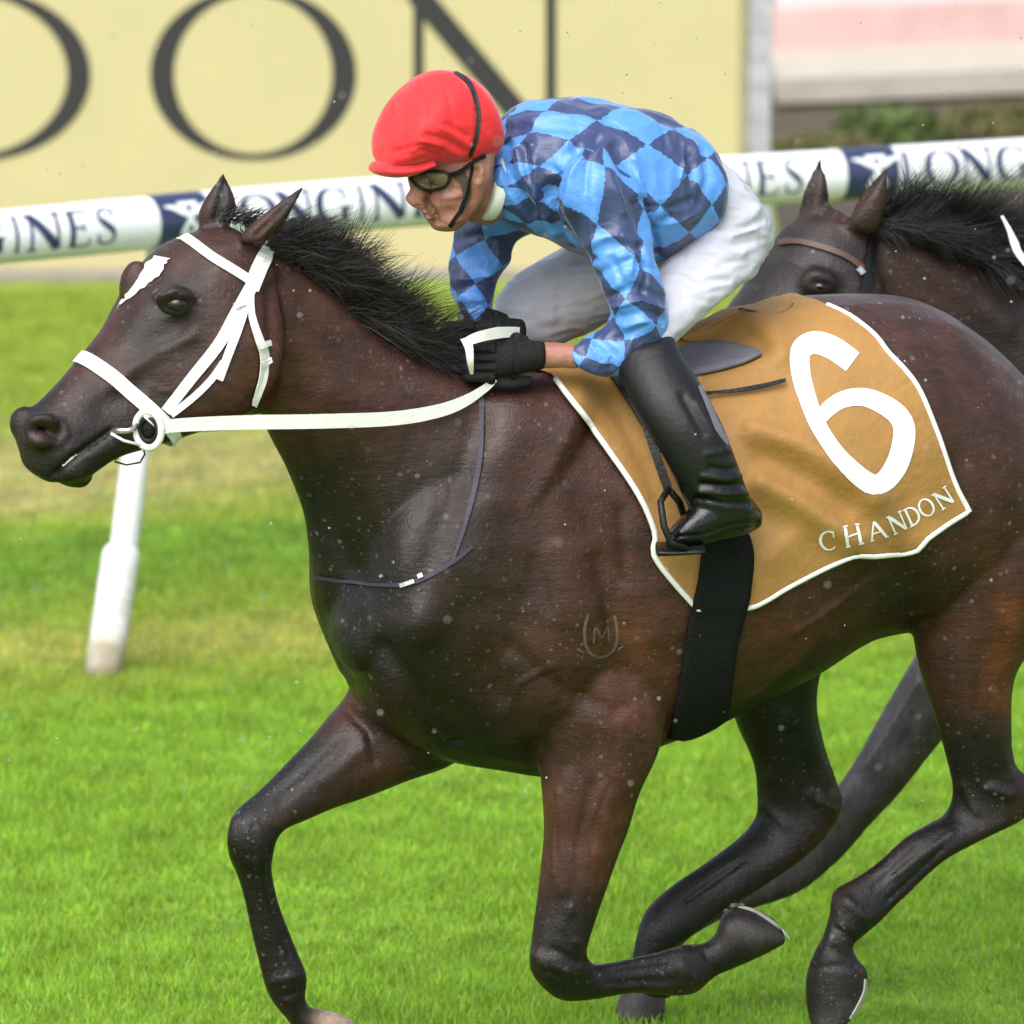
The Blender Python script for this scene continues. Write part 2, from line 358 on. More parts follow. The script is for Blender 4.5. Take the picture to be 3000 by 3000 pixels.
def turf(name, blade):
    """turf colour by place: mown bands along the rail, worn straw strips, uneven patches"""
    m, nt, b = mat(name)
    ge = N_(nt, 'ShaderNodeNewGeometry'); mp = N_(nt, 'ShaderNodeMapping'); mp.inputs['Rotation'].default_value = (0, 0, R(-20)); nt.links.new(ge.outputs['Position'], mp.inputs[0])
    sx = N_(nt, 'ShaderNodeSeparateXYZ'); nt.links.new(mp.outputs[0], sx.inputs[0])
    st = N_(nt, 'ShaderNodeMapping'); st.inputs['Scale'].default_value = (.5, 2.2, 1); nt.links.new(mp.outputs[0], st.inputs[0])
    nz = N_(nt, 'ShaderNodeTexNoise'); setin(nz, Scale=1.3, Detail=5., Roughness=.6); nt.links.new(st.outputs[0], nz.inputs[0])
    n2 = N_(nt, 'ShaderNodeTexNoise'); setin(n2, Scale=5.5, Detail=7., Roughness=.72); nt.links.new(ge.outputs['Position'], n2.inputs[0])
    ad = N_(nt, 'ShaderNodeMath', operation='MULTIPLY_ADD'); nt.links.new(nz.outputs[0], ad.inputs[0]); ad.inputs[1].default_value = 1.1; nt.links.new(sx.outputs[1], ad.inputs[2])
    cr = N_(nt, 'ShaderNodeValToRGB'); el = cr.color_ramp.elements
    mr = N_(nt, 'ShaderNodeMapRange'); setin(mr, From_Min=0., From_Max=14.); nt.links.new(ad.outputs[0], mr.inputs[0]); nt.links.new(mr.outputs[0], cr.inputs[0])
    g = (.262, .46, .042); gy = (.33, .45, .06); straw = (.46, .47, .16); dk = (.215, .385, .045)
    yl = (.45, .50, .11)
    stops = [(0, g), (.33, g), (.37, gy), (.40, yl), (.43, gy), (.47, dk), (.50, dk), (.525, gy), (.555, straw), (.605, straw), (.65, gy), (.78, gy), (1., dk)]
    el[0].position = 0; el[0].color = g + (1,); el[1].position = 1; el[1].color = dk + (1,)
    for p, c in stops[1:-1]:
        e = el.new(p); e.color = c + (1,)
    mr2 = N_(nt, 'ShaderNodeMapRange'); setin(mr2, From_Min=.3, From_Max=.7, To_Min=.68 * (1 if blade else .58), To_Max=1.3 * (1 if blade else .58)); nt.links.new(n2.outputs[0], mr2.inputs[0])
    sc = N_(nt, 'ShaderNodeVectorMath', operation='SCALE'); nt.links.new(cr.outputs[0], sc.inputs[0]); nt.links.new(mr2.outputs[0], sc.inputs['Scale'])
    out = sc.outputs[0]
    if blade:
        at = N_(nt, 'ShaderNodeAttribute', attribute_name='tone')
        s2 = N_(nt, 'ShaderNodeVectorMath', operation='MULTIPLY'); nt.links.new(out, s2.inputs[0]); nt.links.new(at.outputs['Color'], s2.inputs[1]); out = s2.outputs[0]
        tr = N_(nt, 'ShaderNodeBsdfTranslucent'); nt.links.new(out, tr.inputs[0]); ms = N_(nt, 'ShaderNodeMixShader'); ms.inputs[0].default_value = .45
        nt.links.new(b.outputs[0], ms.inputs[1]); nt.links.new(tr.outputs[0], ms.inputs[2]); nt.links.new(ms.outputs[0], nt.nodes['Material Output'].inputs[0])
    nt.links.new(out, b.inputs['Base Color']); setin(b, Roughness=.55); b.inputs['Specular IOR Level'].default_value = .25
    return m
M['turf'] = turf('turf_ground', False); M['blade'] = turf('turf_blade', True)

# ================================================================== SETTING
def sheet(name, pts, z, m, kind='structure'):
    o = mesh_obj(name, [(x, y, z) for x, y in pts], [list(range(len(pts)))], m, smooth=False); tag(o, kind=kind); return o
sheet('ground', [(-150, -60), (150, -60), (150, 300), (-150, 300)], 0, M['turf'])

# grass blades over the ground the picture shows
def grass():
    n = 1150000
    Y = rng.uniform(-1.6, 11.2, n); X = rng.uniform(-1, 1, n) * (2.3 + (Y + 15) * .068)
    h = rng.uniform(.011, .030, n) * (1 + .35 * np.sin(X * 3.1 + Y * 1.7) * np.sin(Y * 2.3 - X))
    wd = rng.uniform(.0018, .0036, n) * (1 + np.clip(Y, 0, 12) * .04)
    a = rng.uniform(0, 2 * math.pi, n); lean = rng.uniform(0, .9, n) * h; la = rng.uniform(0, 2 * math.pi, n)
    base = np.stack([X, Y, np.zeros(n)], 1); d = np.stack([np.cos(a), np.sin(a), 0 * a], 1) * wd[:, None]
    tip = base + np.stack([np.cos(la) * lean, np.sin(la) * lean, h], 1)
    V = np.empty((n, 3, 3), np.float32); V[:, 0] = base - d; V[:, 1] = base + d; V[:, 2] = tip
    me = bpy.data.meshes.new('grass'); me.vertices.add(n * 3); me.loops.add(n * 3); me.polygons.add(n)
    me.vertices.foreach_set('co', V.ravel()); me.loops.foreach_set('vertex_index', np.arange(n * 3, dtype=np.int32))
    me.polygons.foreach_set('loop_start', np.arange(0, n * 3, 3, dtype=np.int32)); me.update()
    t = np.clip(rng.normal(1, .10, n), .7, 1.4); c = np.ones((n, 3, 4), np.float32)
    c[:, :, 0] = (t * rng.uniform(.85, 1.3, n))[:, None]; c[:, :, 1] = t[:, None]; c[:, :, 2] = (t * rng.uniform(.7, 1.6, n))[:, None]
    ca = me.attributes.new('tone', 'FLOAT_COLOR', 'POINT'); ca.data.foreach_set('color', c.ravel())
    me.materials.append(M['blade']); o = bpy.data.objects.new('grass', me); COL.objects.link(o)
    tag(o, 'short bright green racecourse turf under the galloping horses', 'grass', kind='stuff')
grass()

# ------------------------------------------------------------------ glyphs drawn as pen strokes (unit box, y up)
def arc(cx, cy, rx, ry, a0, a1, n=20): return [(cx + rx * math.cos(R(a0 + (a1 - a0) * i / n)), cy + ry * math.sin(R(a0 + (a1 - a0) * i / n))) for i in range(n + 1)]
TK, TN = .14, .045
def ring_w(pts, cx, tk, tn, rx): return [tn + (tk - tn) * min(1, abs(x - cx) / rx) ** 1.7 for x, y in pts]
def glyph(ch, tk=TK, tn=TN):
    S_ = []
    def st(p, w_=None):
        S_.append((p, [w_] * len(p) if not isinstance(w_, list) else w_))
    def serif(x, y, l=.12): st([(x - l, y), (x + l, y)], tn)
    if ch in 'OD C G'.replace(' ', ''):
        if ch == 'O': p = arc(.5, .5, .44, .48, 90, 450, 48); st(p, ring_w(p, .5, tk, tn, .44))
        if ch == 'D':
            p = [(.2, .98)] + arc(.35, .5, .55, .48, 90, -90, 30) + [(.2, .02)]; st(p, [tn] + ring_w(p[1:-1], .35, tk, tn, .55) + [tn]); st([(.2, 0), (.2, 1)], tk); serif(.15, .98, .13); serif(.15, .02, .13)
        if ch in 'CG':
            p = arc(.52, .5, .44, .48, 48, 315, 36); st(p, [tn + (tk - tn) * max(0, min(1, (.52 - x) / .44)) ** 1.3 + (.03 if i < 3 else 0) for i, (x, y) in enumerate(p)])
            st([(.82, .62), (.82, .95)], tn)
            if ch == 'G': st([(.80, .05), (.80, .42)], tk * .8); serif(.80, .43, .14)
    if ch == 'N': st([(.15, .02), (.15, .98)], tn * 1.3); st([(.14, .97), (.84, .03)], tk * 1.15); st([(.85, .0), (.85, .98)], tn * 1.3); serif(.12, .98); serif(.15, .02); serif(.85, .98)
    if ch == 'H': st([(.18, 0), (.18, 1)], tk); st([(.82, 0), (.82, 1)], tk); st([(.18, .5), (.82, .5)], tn); [serif(x, y, .13) for x in (.18, .82) for y in (.02, .98)]
    if ch == 'A': st([(.1, .02), (.48, .98)], tn * 1.2); st([(.47, .99), (.9, .0)], tk); st([(.25, .36), (.74, .36)], tn); serif(.1, .02, .1); serif(.9, .02, .1)
    if ch == 'E': st([(.25, 0), (.25, 1)], tk); st([(.12, .98), (.8, .98), (.82, .8)], tn); st([(.12, .02), (.84, .02), (.87, .22)], tn); st([(.25, .52), (.66, .52)], tn); st([(.66, .42), (.66, .62)], tn)
    if ch == 'L': st([(.25, 0), (.25, 1)], tk); st([(.1, .02), (.84, .02), (.87, .24)], tn); serif(.25, .98, .14)
    if ch == 'I': st([(.5, 0), (.5, 1)], tk); serif(.5, .98, .16); serif(.5, .02, .16)
    if ch == 'S':
        p = catmull([(.80, .76), (.76, .9), (.52, .98), (.26, .88), (.24, .70), (.5, .53), (.78, .34), (.76, .12), (.5, .02), (.24, .08), (.16, .27)], 5)
        n = len(p); st([tuple(q) for q in p], [tn + (tk - tn) * math.exp(-((i / n - .5) / .17) ** 2) for i in range(n)]); st([(.81, .70), (.81, .96)], tn); st([(.15, .04), (.15, .32)], tn)
    return S_
def ribbon(p, w_, across=2):
    p = np.asarray(p, float); w_ = np.asarray(w_, float); T = np.gradient(p, axis=0); T /= np.linalg.norm(T, axis=1)[:, None] + 1e-9
    nn = np.stack([-T[:, 1], T[:, 0]], 1)
    Q = np.stack([p + nn * (w_ * (k / across - .5))[:, None] for k in range(across + 1)], 1)   # (len, across+1, 2)
    m = len(p); A = across + 1
    F = [[i * A + k, i * A + k + 1, (i + 1) * A + k + 1, (i + 1) * A + k] for i in range(m - 1) for k in range(across)]
    return Q.reshape(-1, 2), F
def densify(p, w_, step):
    p = np.asarray(p, float); w_ = np.asarray(w_, float); P2 = [p[0]]; W2 = [w_[0]]
    for i in range(len(p) - 1):
        k = max(1, int(np.linalg.norm(p[i + 1] - p[i]) / step))
        for j in range(1, k + 1): P2.append(p[i] + (p[i + 1] - p[i]) * j / k); W2.append(w_[i] + (w_[i + 1] - w_[i]) * j / k)
    return P2, W2
def letter(strokes, fmap, name, m, parent, step=.08, lift=.0006):
    """fmap(points(n,2), lift) -> world; every stroke lies a hair above the last so that none share a plane"""
    mb = MB()
    for i, (p, w_) in enumerate(strokes):
        p, w_ = densify(p, w_, step); Q, F = ribbon(p, w_); mb.add(fmap(Q, i * lift), F)
    o = mb.build(name, m, parent, smooth=False); return o

# ------------------------------------------------------------------ running rail
def rail():
    zr, r = 1.15, .070
    A = G(-900, 770, zr); 
    k = np.array([[-2600, 918], [-1400, 815], [-700, 757], [0, 694], [1000, 603], [2000, 540], [3000, 478], [4200, 408]], float)
    pts = catmull(np.array([G(x, y, zr) for x, y in k]), 24)
    s = np.concatenate([[0], np.cumsum(np.linalg.norm(np.diff(pts, axis=0), axis=1))])
    base = G(300, 1985)
    root = empty('running_rail', (base[0], base[1], 0), 'white plastic running rail with navy bands and lettering, on slanted white posts', 'rail')
    V, F = tube(pts, r, 32); mesh_obj('rail_tube', V, F, M['white_paint'], root)
    def at(q):
        q = np.clip(q, 0, s[-1]); return np.stack([np.interp(q, s, pts[:, i]) for i in range(3)], -1)
    def fr(q):
        t = at(q + .01) - at(q - .01); t /= np.linalg.norm(t, axis=-1)[..., None]
        nrm = np.stack([t[..., 1], -t[..., 0], 0 * t[..., 0]], -1)       # towards the track
        return at(q), nrm
    def wrap(u, ang, lift):
        c, nrm = fr(u); rr = r + lift
        return c + nrm * (np.cos(ang) * rr)[..., None] + np.array([0, 0, 1.]) * (np.sin(ang) * rr)[..., None]
    def s_at(px):
        qq = np.linspace(0, s[-1], 4000); x, _ = proj(at(qq)); return np.interp(px, x, qq)
    a0 = R(12)                                                     # the print faces a little upwards, towards the track
    starts = [s_at(x) for x in (-1650, -606, 430, 1464, 2450, 3400)]
    for i, q0 in enumerate(starts):
        q1 = q0 + .158
        nseg = 10; th = np.arange(33) / 32 * 2 * math.pi; u = np.linspace(q0, q1, nseg)
        U, T = np.meshgrid(u, th, indexing='ij'); V = wrap(U.ravel(), T.ravel(), .0015)
        mesh_obj('band', V, [[a * 33 + b, (a + 1) * 33 + b, (a + 1) * 33 + b + 1, a * 33 + b + 1] for a in range(nseg - 1) for b in range(32)], M['navy'], root)
        # winged hourglass
        qc = (q0 + q1) / 2 + .012
        em = [([(-.03, .040), (.03, .040)], [.012] * 2), ([(-.022, .036), (0, 0), (-.022, -.036)], [.016, .012, .016]), ([(.022, .036), (0, 0), (.022, -.036)], [.016, .012, .016]), ([(-.03, -.040), (.03, -.040)], [.012] * 2),
              ([(.01, .012), (.05, .03), (.075, .034)], [.02, .014, .004]), ([(-.01, .012), (-.05, .03), (-.075, .034)], [.02, .014, .004])]
        letter(em, lambda Q, l, qc=qc: wrap(qc + Q[:, 0], a0 + Q[:, 1] / r, .003 + l), 'emblem', M['white_paint'], root, .01, .0004)
        nxt = starts[i + 1] if i + 1 < len(starts) else q0 + .9
        u0, u1 = q1 + .004, nxt - .125
        Ws = {'L': .8, 'O': 1.1, 'N': 1.15, 'G': 1.1, 'I': .5, 'E': .85, 'S': .75}
        word = 'LONGINES'; tot = sum(Ws[c] for c in word); u = u0; H = .098
        for c in word:
            wd = (u1 - u0) * Ws[c] / tot
            letter(glyph(c, .20, .06), lambda Q, l, u=u, wd=wd: wrap(u + Q[:, 0] * wd * .94, a0 + (Q[:, 1] - .5) * H / r, .002 + l), 'letter', M['navy'], root, .06, .0003)
            u += wd
    # slanted posts: the foot stands behind, the head leans over the track
    c0, n0 = fr(s_at(300 + 190))
    for q in (s_at(490) - 1.95, s_at(490), s_at(490) + 1.42):
        c, nrm = fr(q); c = np.array(c, float); foot = np.array(G(300, 1985)) + (c - c0)
        top = c - np.array([0, 0, r * .8])
        path = catmull(np.array([foot - [0, 0, .1], foot + (top - foot) * .5, foot + (top - foot) * .86, top]), 8)
        V, F = tube(path, .037, 20); po = mesh_obj('post', V, F, M['dirtypost'], root)
        V, F = tube([foot + (top - foot) * t for t in (-.05, .1, .25, .285, .30)], [.049, .049, .049, .049, .040], 24); mesh_obj('sleeve', V, F, M['dirtypost'], po)
        for t in (.12, .15, .18, .21):
            V, F = tube([foot + (top - foot) * (t + e) for e in (-.006, 0, .006)], [.0485, .051, .0485], 24, False); mesh_obj('rib', V, F, M['dirtypost'], po)
        V, F = tube([foot + (top - foot) * .955, top + [0, 0, .0]], [.05, .055], 20); mesh_obj('clamp', V, F, M['dirtypost'], po)
rail()

# ------------------------------------------------------------------ yellow advertising board
def board():
    y0 = G(0, 800)[1]; base = G(1000, 790)
    root = empty('advertising_board', (base[0], base[1], 0), 'pale yellow advertising board with big black serif letters behind the rail', 'board')
    def q(px, py, off=0.): return P(px, py, base[1] + off)
    xl, xr = q(-2600, 500)[0], q(2163, 300)[0]; zt = q(0, -330)[2]
    MB().box((xl, base[1], .0), (xr, base[1] + .06, zt)).build('panel', M['board'], root, False)
    mb = MB(); mb.box((xr, base[1] - .01, 0), (xr + .03, base[1] + .07, zt + .03)); mb.build('frame', M['boardframe'], root, False)
    def lf(x0, x1, yt, yb):
        def f(Q, l):
            px = x0 + Q[:, 0] * (x1 - x0); py = yb + (yt - yb) * Q[:, 1]; p = q(px, py); p[:, 1] = base[1] - .003 - l; return p
        return f
    letter(glyph('O', .115, .036), lf(438, 1046, -37, 470), 'letter', M['ink'], root)
    letter(glyph('D', .115, .036), lf(-300, 291, -37, 475), 'letter', M['ink'], root)
    letter(glyph('N', .115, .042), lf(1143, 1697, -37, 455), 'letter', M['ink'], root)
    letter(glyph('N', .115, .042), lf(-1000, -400, -37, 478), 'letter', M['ink'], root); letter(glyph('A', .115, .042), lf(-1650, -1080, -37, 478), 'letter', M['ink'], root); letter(glyph('H', .115, .042), lf(-2340, -1740, -37, 478), 'letter', M['ink'], root)
board()
gy = G(0, 800)[1]
g1 = G(0, 838)[1]
sheet('path', [(-9, g1 - .1), (9, g1 + .4), (9, gy + .2), (-9, gy + .2)], .004, M['gravel'])

# ------------------------------------------------------------------ behind, on the right: pillar, terrace, planted bed
def background():
    b = G(2215, 790); root = empty('stone_pillar', (P(2215, 300, b[1])[0], b[1], 0), 'grey mottled stone pillar at the right edge of the yellow board', 'pillar')
    x0, x1 = P(2176, 300, b[1])[0] + .02, P(2258, 300, b[1])[0]; h = P(2200, -300, b[1])[2]; z = 0
    i = 0
    while z < h:
        hh = rng.uniform(.09, .13); j = rng.uniform(-.002, .002)
        MB().box((x0 + j, b[1] + .0 + j, z), (x1 + j, b[1] + .3, z + hh - .003)).build('stone', M['pillar'], root, False); z += hh; i += 1
    MB().box((x0 + .01, b[1] + .02, 0), (x1 - .01, b[1] + .28, h)).build('mortar', M['concrete'], root, False)
    # planted bed and soil
    sheet('soil', [(P(2250, 400, 14)[0], gy + .35), (9, gy + .35), (9, 40), (P(2250, 400, 14)[0], 40)], .008, M['soil'])
    # terrace: slab on a tan wall with a dark open front, pink and white wall behind
    yt = 16.2; xa = P(2275, 300, yt)[0]; xb = P(3300, 300, yt)[0] + 2
    root = empty('terrace', (xa + 1, yt, 0), 'raised pale concrete terrace with pink and white painted wall behind the rail', 'terrace')
    zb = P(2500, 305, yt)[2]; zt = P(2500, 232, yt)[2]
    def sk(V):                                   # the terrace runs away to the right a little
        V = V.copy(); V[:, 1] += (V[:, 0] - xa) * .35; return V
    MB().box((xa, yt, zb), (xb, yt + 2.2, zt), sk).build('slab', M['concrete'], root, False)
    MB().box((xa + .05, yt + .25, -.05), (xa + .1, yt + 2.0, zb), sk).build('side_wall', M['tan_wall'], root, False)
    MB().box((xa + .1, yt + .5, -.05), (xb, yt + .7, zb), sk).build('plinth', M['recess_shade'], root, False)
    MB().box((xa + .02, yt + 1.0, zt), (xb, yt + 1.2, zt + .17), sk).build('pink_course', M['pink'], root, False)
    for k, (u0, u1) in enumerate(((0, 1.1), (1.1, 2.2), (2.2, 3.4))):
        MB().box((xa + .03 + u0, yt + 1.08, zt + .17), (min(xa + .02 + u1, xb), yt + 1.3, zt + 1.2), sk).build('panel', M['palewall'], root, False)
    # shrubs in front of it
    for k, (px, hgt, wid) in enumerate(((2420, .10, .3), (2600, .17, .30), (2790, .09, .4), (2960, .12, .35))):
        yy = 14.6 + .25 * k; c = P(px, 400, yy); c = np.array([c[0], yy, .0])
        root2 = empty('shrub', tuple(c), ['sparse brown green shrub beside the stone pillar', 'brightest green leafy shrub under the terrace edge', 'low dry shrub under the terrace, right of the bright green one', 'low shrub at the far right under the terrace'][k], 'shrub', 'shrubs under the terrace')
        n = 900; th = rng.uniform(0, 2 * math.pi, n); rr = np.sqrt(rng.uniform(0, 1, n)); zz = rng.uniform(0, 1, n) ** .8
        Pn = c + np.stack([np.cos(th) * rr * wid * (1 - zz * .4), np.sin(th) * rr * wid * (1 - zz * .4), zz * hgt], 1)
        D1 = rng.normal(0, 1, (n, 3)); D1 /= np.linalg.norm(D1, axis=1)[:, None]; D2 = np.cross(D1, rng.normal(0, 1, (n, 3))); D2 /= np.linalg.norm(D2, axis=1)[:, None]
        V = np.stack([Pn - D1 * .03, Pn + D2 * .014, Pn + D1 * .03, Pn - D2 * .014], 1).reshape(-1, 3)
        fo = mesh_obj('foliage', V, np.arange(n * 4).reshape(-1, 4).tolist(), M['leaf'] if k in (1,) else M['leaf_dry'], root2, False); fo['kind'] = 'stuff'
        mb = MB()
        for s_ in range(7):
            a = rng.uniform(0, 6.28); V, F = tube([c, c + [math.cos(a) * wid * .3, math.sin(a) * wid * .3, hgt * .5], c + [math.cos(a) * wid * .5, math.sin(a) * wid * .5, hgt * .9]], [.008, .006, .003], 5); mb.add(V, F)
        mb.build('stem', M['soil'], root2)
M['recess_shade'] = plain('recess_shade_wall', (.085, .072, .036), .95, .45, 7, .6)  # plinth coloured dark to stand in for the shade of the recess under the slab
M['leaf_dry'] = plain('dry_leaf', (.11, .105, .035), .8, .5, 5, 0)
background()

# ================================================================== THE LEADING HORSE
def with_depth(rows, fy, n=None):
    return [(a, b, c, d, fy((a + c) / 2), w_) + tuple(x) for a, b, c, d, w_, *x in rows]
HYAW = R(30); HLAT = np.array([math.sin(HYAW), -math.cos(HYAW), 0])
def head_y(px): return hy(px) + .0
head = with_depth([
    (640, 665, 800, 850, .070, 2.3), (545, 690, 808, 960, .092, 2.5), (462, 742, 800, 1075, .108, 2.6), (405, 815, 770, 1150, .113, 2.6), (362, 885, 715, 1205, .104, 2.6),
    (315, 965, 615, 1245, .088, 2.5), (255, 1035, 510, 1282, .072, 2.4), (195, 1100, 415, 1315, .062, 2.3), (130, 1165, 335, 1342, .058, 2.3),
    (75, 1218, 275, 1382, .060, 2.3), (52, 1272, 230, 1410, .054, 2.2), (66, 1335, 165, 1412, .036, 2.0)], head_y)
jowl = [(640, 1010, 800, 1010, head_y(720) - .0, .085), (610, 1100, 795, 1110, head_y(720), .098), (640, 1190, 770, 1180, head_y(720), .085)]
chin = [(150, 1385, 190, 1425, head_y(170), .030), (200, 1380, 235, 1432, head_y(200), .034), (240, 1365, 262, 1410, head_y(240), .028)]
neck = with_depth([
    (700, 690, 780, 1090, .068), (800, 708, 770, 1195, .072), (930, 800, 800, 1290, .078), (1080, 945, 850, 1390, .088), (1240, 1052, 897, 1510, .105),
    (1400, 1105, 914, 1640, .13), (1560, 1095, 926, 1790, .165), (1700, 1075, 1010, 1990, .20)], hy)
trunk = with_depth([
    (1030, 1640, 1035, 1960, .12), (1130, 1380, 1085, 2100, .19), (1330, 1130, 1240, 2205, .215), (1550, 1072, 1440, 2255, .235, 2.15), (1750, 1050, 1650, 2270, .265, 2.15),
    (1930, 1030, 1900, 2175, .295, 2.2), (2100, 985, 2110, 2090, .31, 2.2), (2300, 890, 2310, 1985, .305, 2.2), (2500, 864, 2510, 1870, .295, 2.2), (2680, 876, 2680, 1840, .285, 2.1),
    (2800, 935, 2810, 1860, .275, 2.0), (2930, 1050, 2950, 1830, .25), (3060, 1230, 3070, 1700, .19)], hy)
def near(px, o=.13): return float(hy(px)) - o
near_thigh = [(2640, 1420, 3170, 1420, near(2900, .12), .15), (2655, 1640, 3150, 1640, near(2900, .15), .13), (2672, 1830, 3060, 1850, near(2860, .16), .095), (2700, 1980, 2978, 1980, near(2840, .16), .072),
    (2748, 2130, 2962, 2130, near(2850, .16), .055), (2782, 2255, 2978, 2245, near(2880, .16), .043), (2792, 2325, 3040, 2300, near(2900, .16), .042), (2770, 2385, 3015, 2390, near(2890, .16), .040),
    (2712, 2420, 2880, 2460, near(2800, .16), .034), (2650, 2455, 2770, 2520, near(2710, .16), .029), (2570, 2525, 2690, 2590, near(2630, .16), .027), (2500, 2575, 2620, 2660, near(2560, .16), .029),
    (2442, 2612, 2582, 2700, near(2510, .16), .036), (2432, 2672, 2530, 2742, near(2480, .16), .034), (2412, 2740, 2498, 2772, near(2455, .16), .030), (2380, 2805, 2515, 2815, near(2445, .16), .036),
    (2362, 2870, 2543, 2850, near(2450, .16), .045), (2366, 2950, 2528, 2935, near(2445, .16), .050), (2385, 3030, 2480, 3000, near(2430, .16), .046)]
far_hind = [(2190, 1760, 2520, 1760, near(2350, -.13), .12), (2140, 1960, 2420, 1930, near(2280, -.15), .09), (2150, 2100, 2393, 2060, near(2270, -.15), .07), (2200, 2230, 2415, 2180, near(2310, -.15), .056),
    (2216, 2330, 2455, 2290, near(2330, -.15), .046), (2212, 2395, 2470, 2370, near(2330, -.15), .042), (2165, 2455, 2395, 2480, near(2270, -.15), .038), (2069, 2526, 2235, 2600, near(2150, -.15), .032),
    (1984, 2583, 2120, 2672, near(2050, -.15), .029), (1908, 2648, 2045, 2730, near(1980, -.15), .036), (1878, 2700, 1990, 2765, near(1930, -.15), .034), (1858, 2775, 1960, 2805, near(1900, -.15), .031),
    (1850, 2815, 1970, 2850, near(1905, -.15), .040), (1850, 2860, 1980, 2890, near(1910, -.15), .046), (1870, 2895, 1970, 2915, near(1920, -.15), .044)]
far_fore = [(1080, 1830, 1480, 2080, near(1200, -.10), .12), (1022, 2020, 1345, 2225, near(1170, -.13), .095), (958, 2103, 1185, 2293, near(1070, -.14), .075), (899, 2173, 1069, 2338, near(980, -.14), .060),
    (819, 2253, 975, 2368, near(900, -.14), .050), (748, 2320, 890, 2405, near(820, -.14), .044), (692, 2372, 838, 2428, near(760, -.14), .045), (669, 2430, 812, 2462, near(740, -.14), .045), (668, 2500, 801, 2510, near(735, -.14), .041),
    (694, 2570, 799, 2555, near(745, -.14), .033), (728, 2697, 824, 2665, near(775, -.14), .028), (756, 2811, 868, 2780, near(810, -.14), .029), (772, 2885, 900, 2858, near(835, -.14), .037), (795, 2935, 896, 2918, near(845, -.14), .034),
    (842, 2990, 908, 2950, near(870, -.14), .030), (880, 3035, 960, 2960, near(920, -.14), .038), (925, 3080, 1015, 2975, near(965, -.14), .046), (985, 3110, 1060, 3010, near(1020, -.14), .045)]
near_fore = [(1430, 1850, 1960, 1850, near(1700, .10), .13), (1520, 2060, 1955, 2050, near(1740, .15), .11), (1575, 2230, 1935, 2190, near(1750, .17), .088), (1588, 2330, 1878, 2318, near(1730, .18), .070), (1590, 2430, 1846, 2425, near(1720, .18), .060),
    (1580, 2526, 1807, 2521, near(1690, .18), .052), (1568, 2669, 1762, 2650, near(1660, .18), .045), (1558, 2765, 1728, 2745, near(1640, .18), .043), (1553, 2830, 1716, 2790, near(1635, .18), .044), (1580, 2882, 1722, 2812, near(1640, .18), .045),
    (1640, 2930, 1735, 2822, near(1680, .18), .043), (1735, 2928, 1752, 2826, near(1740, .18), .036), (1850, 2911, 1848, 2806, near(1850, .18), .029), (1950, 2918, 1935, 2788, near(1940, .18), .030), (2035, 2913, 2005, 2768, near(2020, .18), .037),
    (2095, 2862, 2060, 2765, near(2080, .18), .032), (2140, 2840, 2098, 2735, near(2120, .18), .034), (2188, 2818, 2118, 2676, near(2165, .18), .046), (2250, 2790, 2186, 2656, near(2220, .18), .050), (2302, 2764, 2262, 2694, near(2285, .18), .042)]
def ear(base_a, base_b, tip, Y, w_, lat=None):
    a, b, t = map(np.array, (base_a, base_b, tip)); rows = []
    for f, s in ((0, .85), (.15, 1.0), (.38, .92), (.62, .64), (.84, .30), (1.0, .06)):
        m = (a + b) / 2 * (1 - f) + t * f; d = (a - b) / 2 * s; rows.append((m[0] + d[0], m[1] + d[1], m[0] - d[0], m[1] - d[1], Y, w_ * max(s, .3)))
    return loft(rows, lat, K=16, sub=3, cap=.2)
A_parts = [loft(head, HLAT), loft(jowl, HLAT), loft(chin, HLAT), loft(neck, LAT), loft(trunk, LAT), loft(near_thigh), loft(far_hind), loft(far_fore), loft(near_fore),
           ear((690, 700), (775, 715), (895, 540), head_y(740) - .075, .024), ear((572, 660), (690, 650), (655, 507), head_y(640) + .055, .026),
           # nostril wings, eye ridges, shoulder and buttock mass
           blob(P(122, 1258, head_y(118) - .036), (.036, .026, .034)), blob(P(70, 1240, head_y(70) + .05), (.03, .026, .036)),
           blob(P(512, 880, head_y(512) - .088), (.040, .026, .032)), blob(P(402, 848, head_y(400) + .062), (.036, .03, .06)),
           blob(P(1500, 1750, near(1500, .12)), (.24, .12, .30)), blob(P(2860, 1470, near(2900, .12)), (.20, .14, .21))]
meA = remesh(A_parts, .0065, 9, .5)
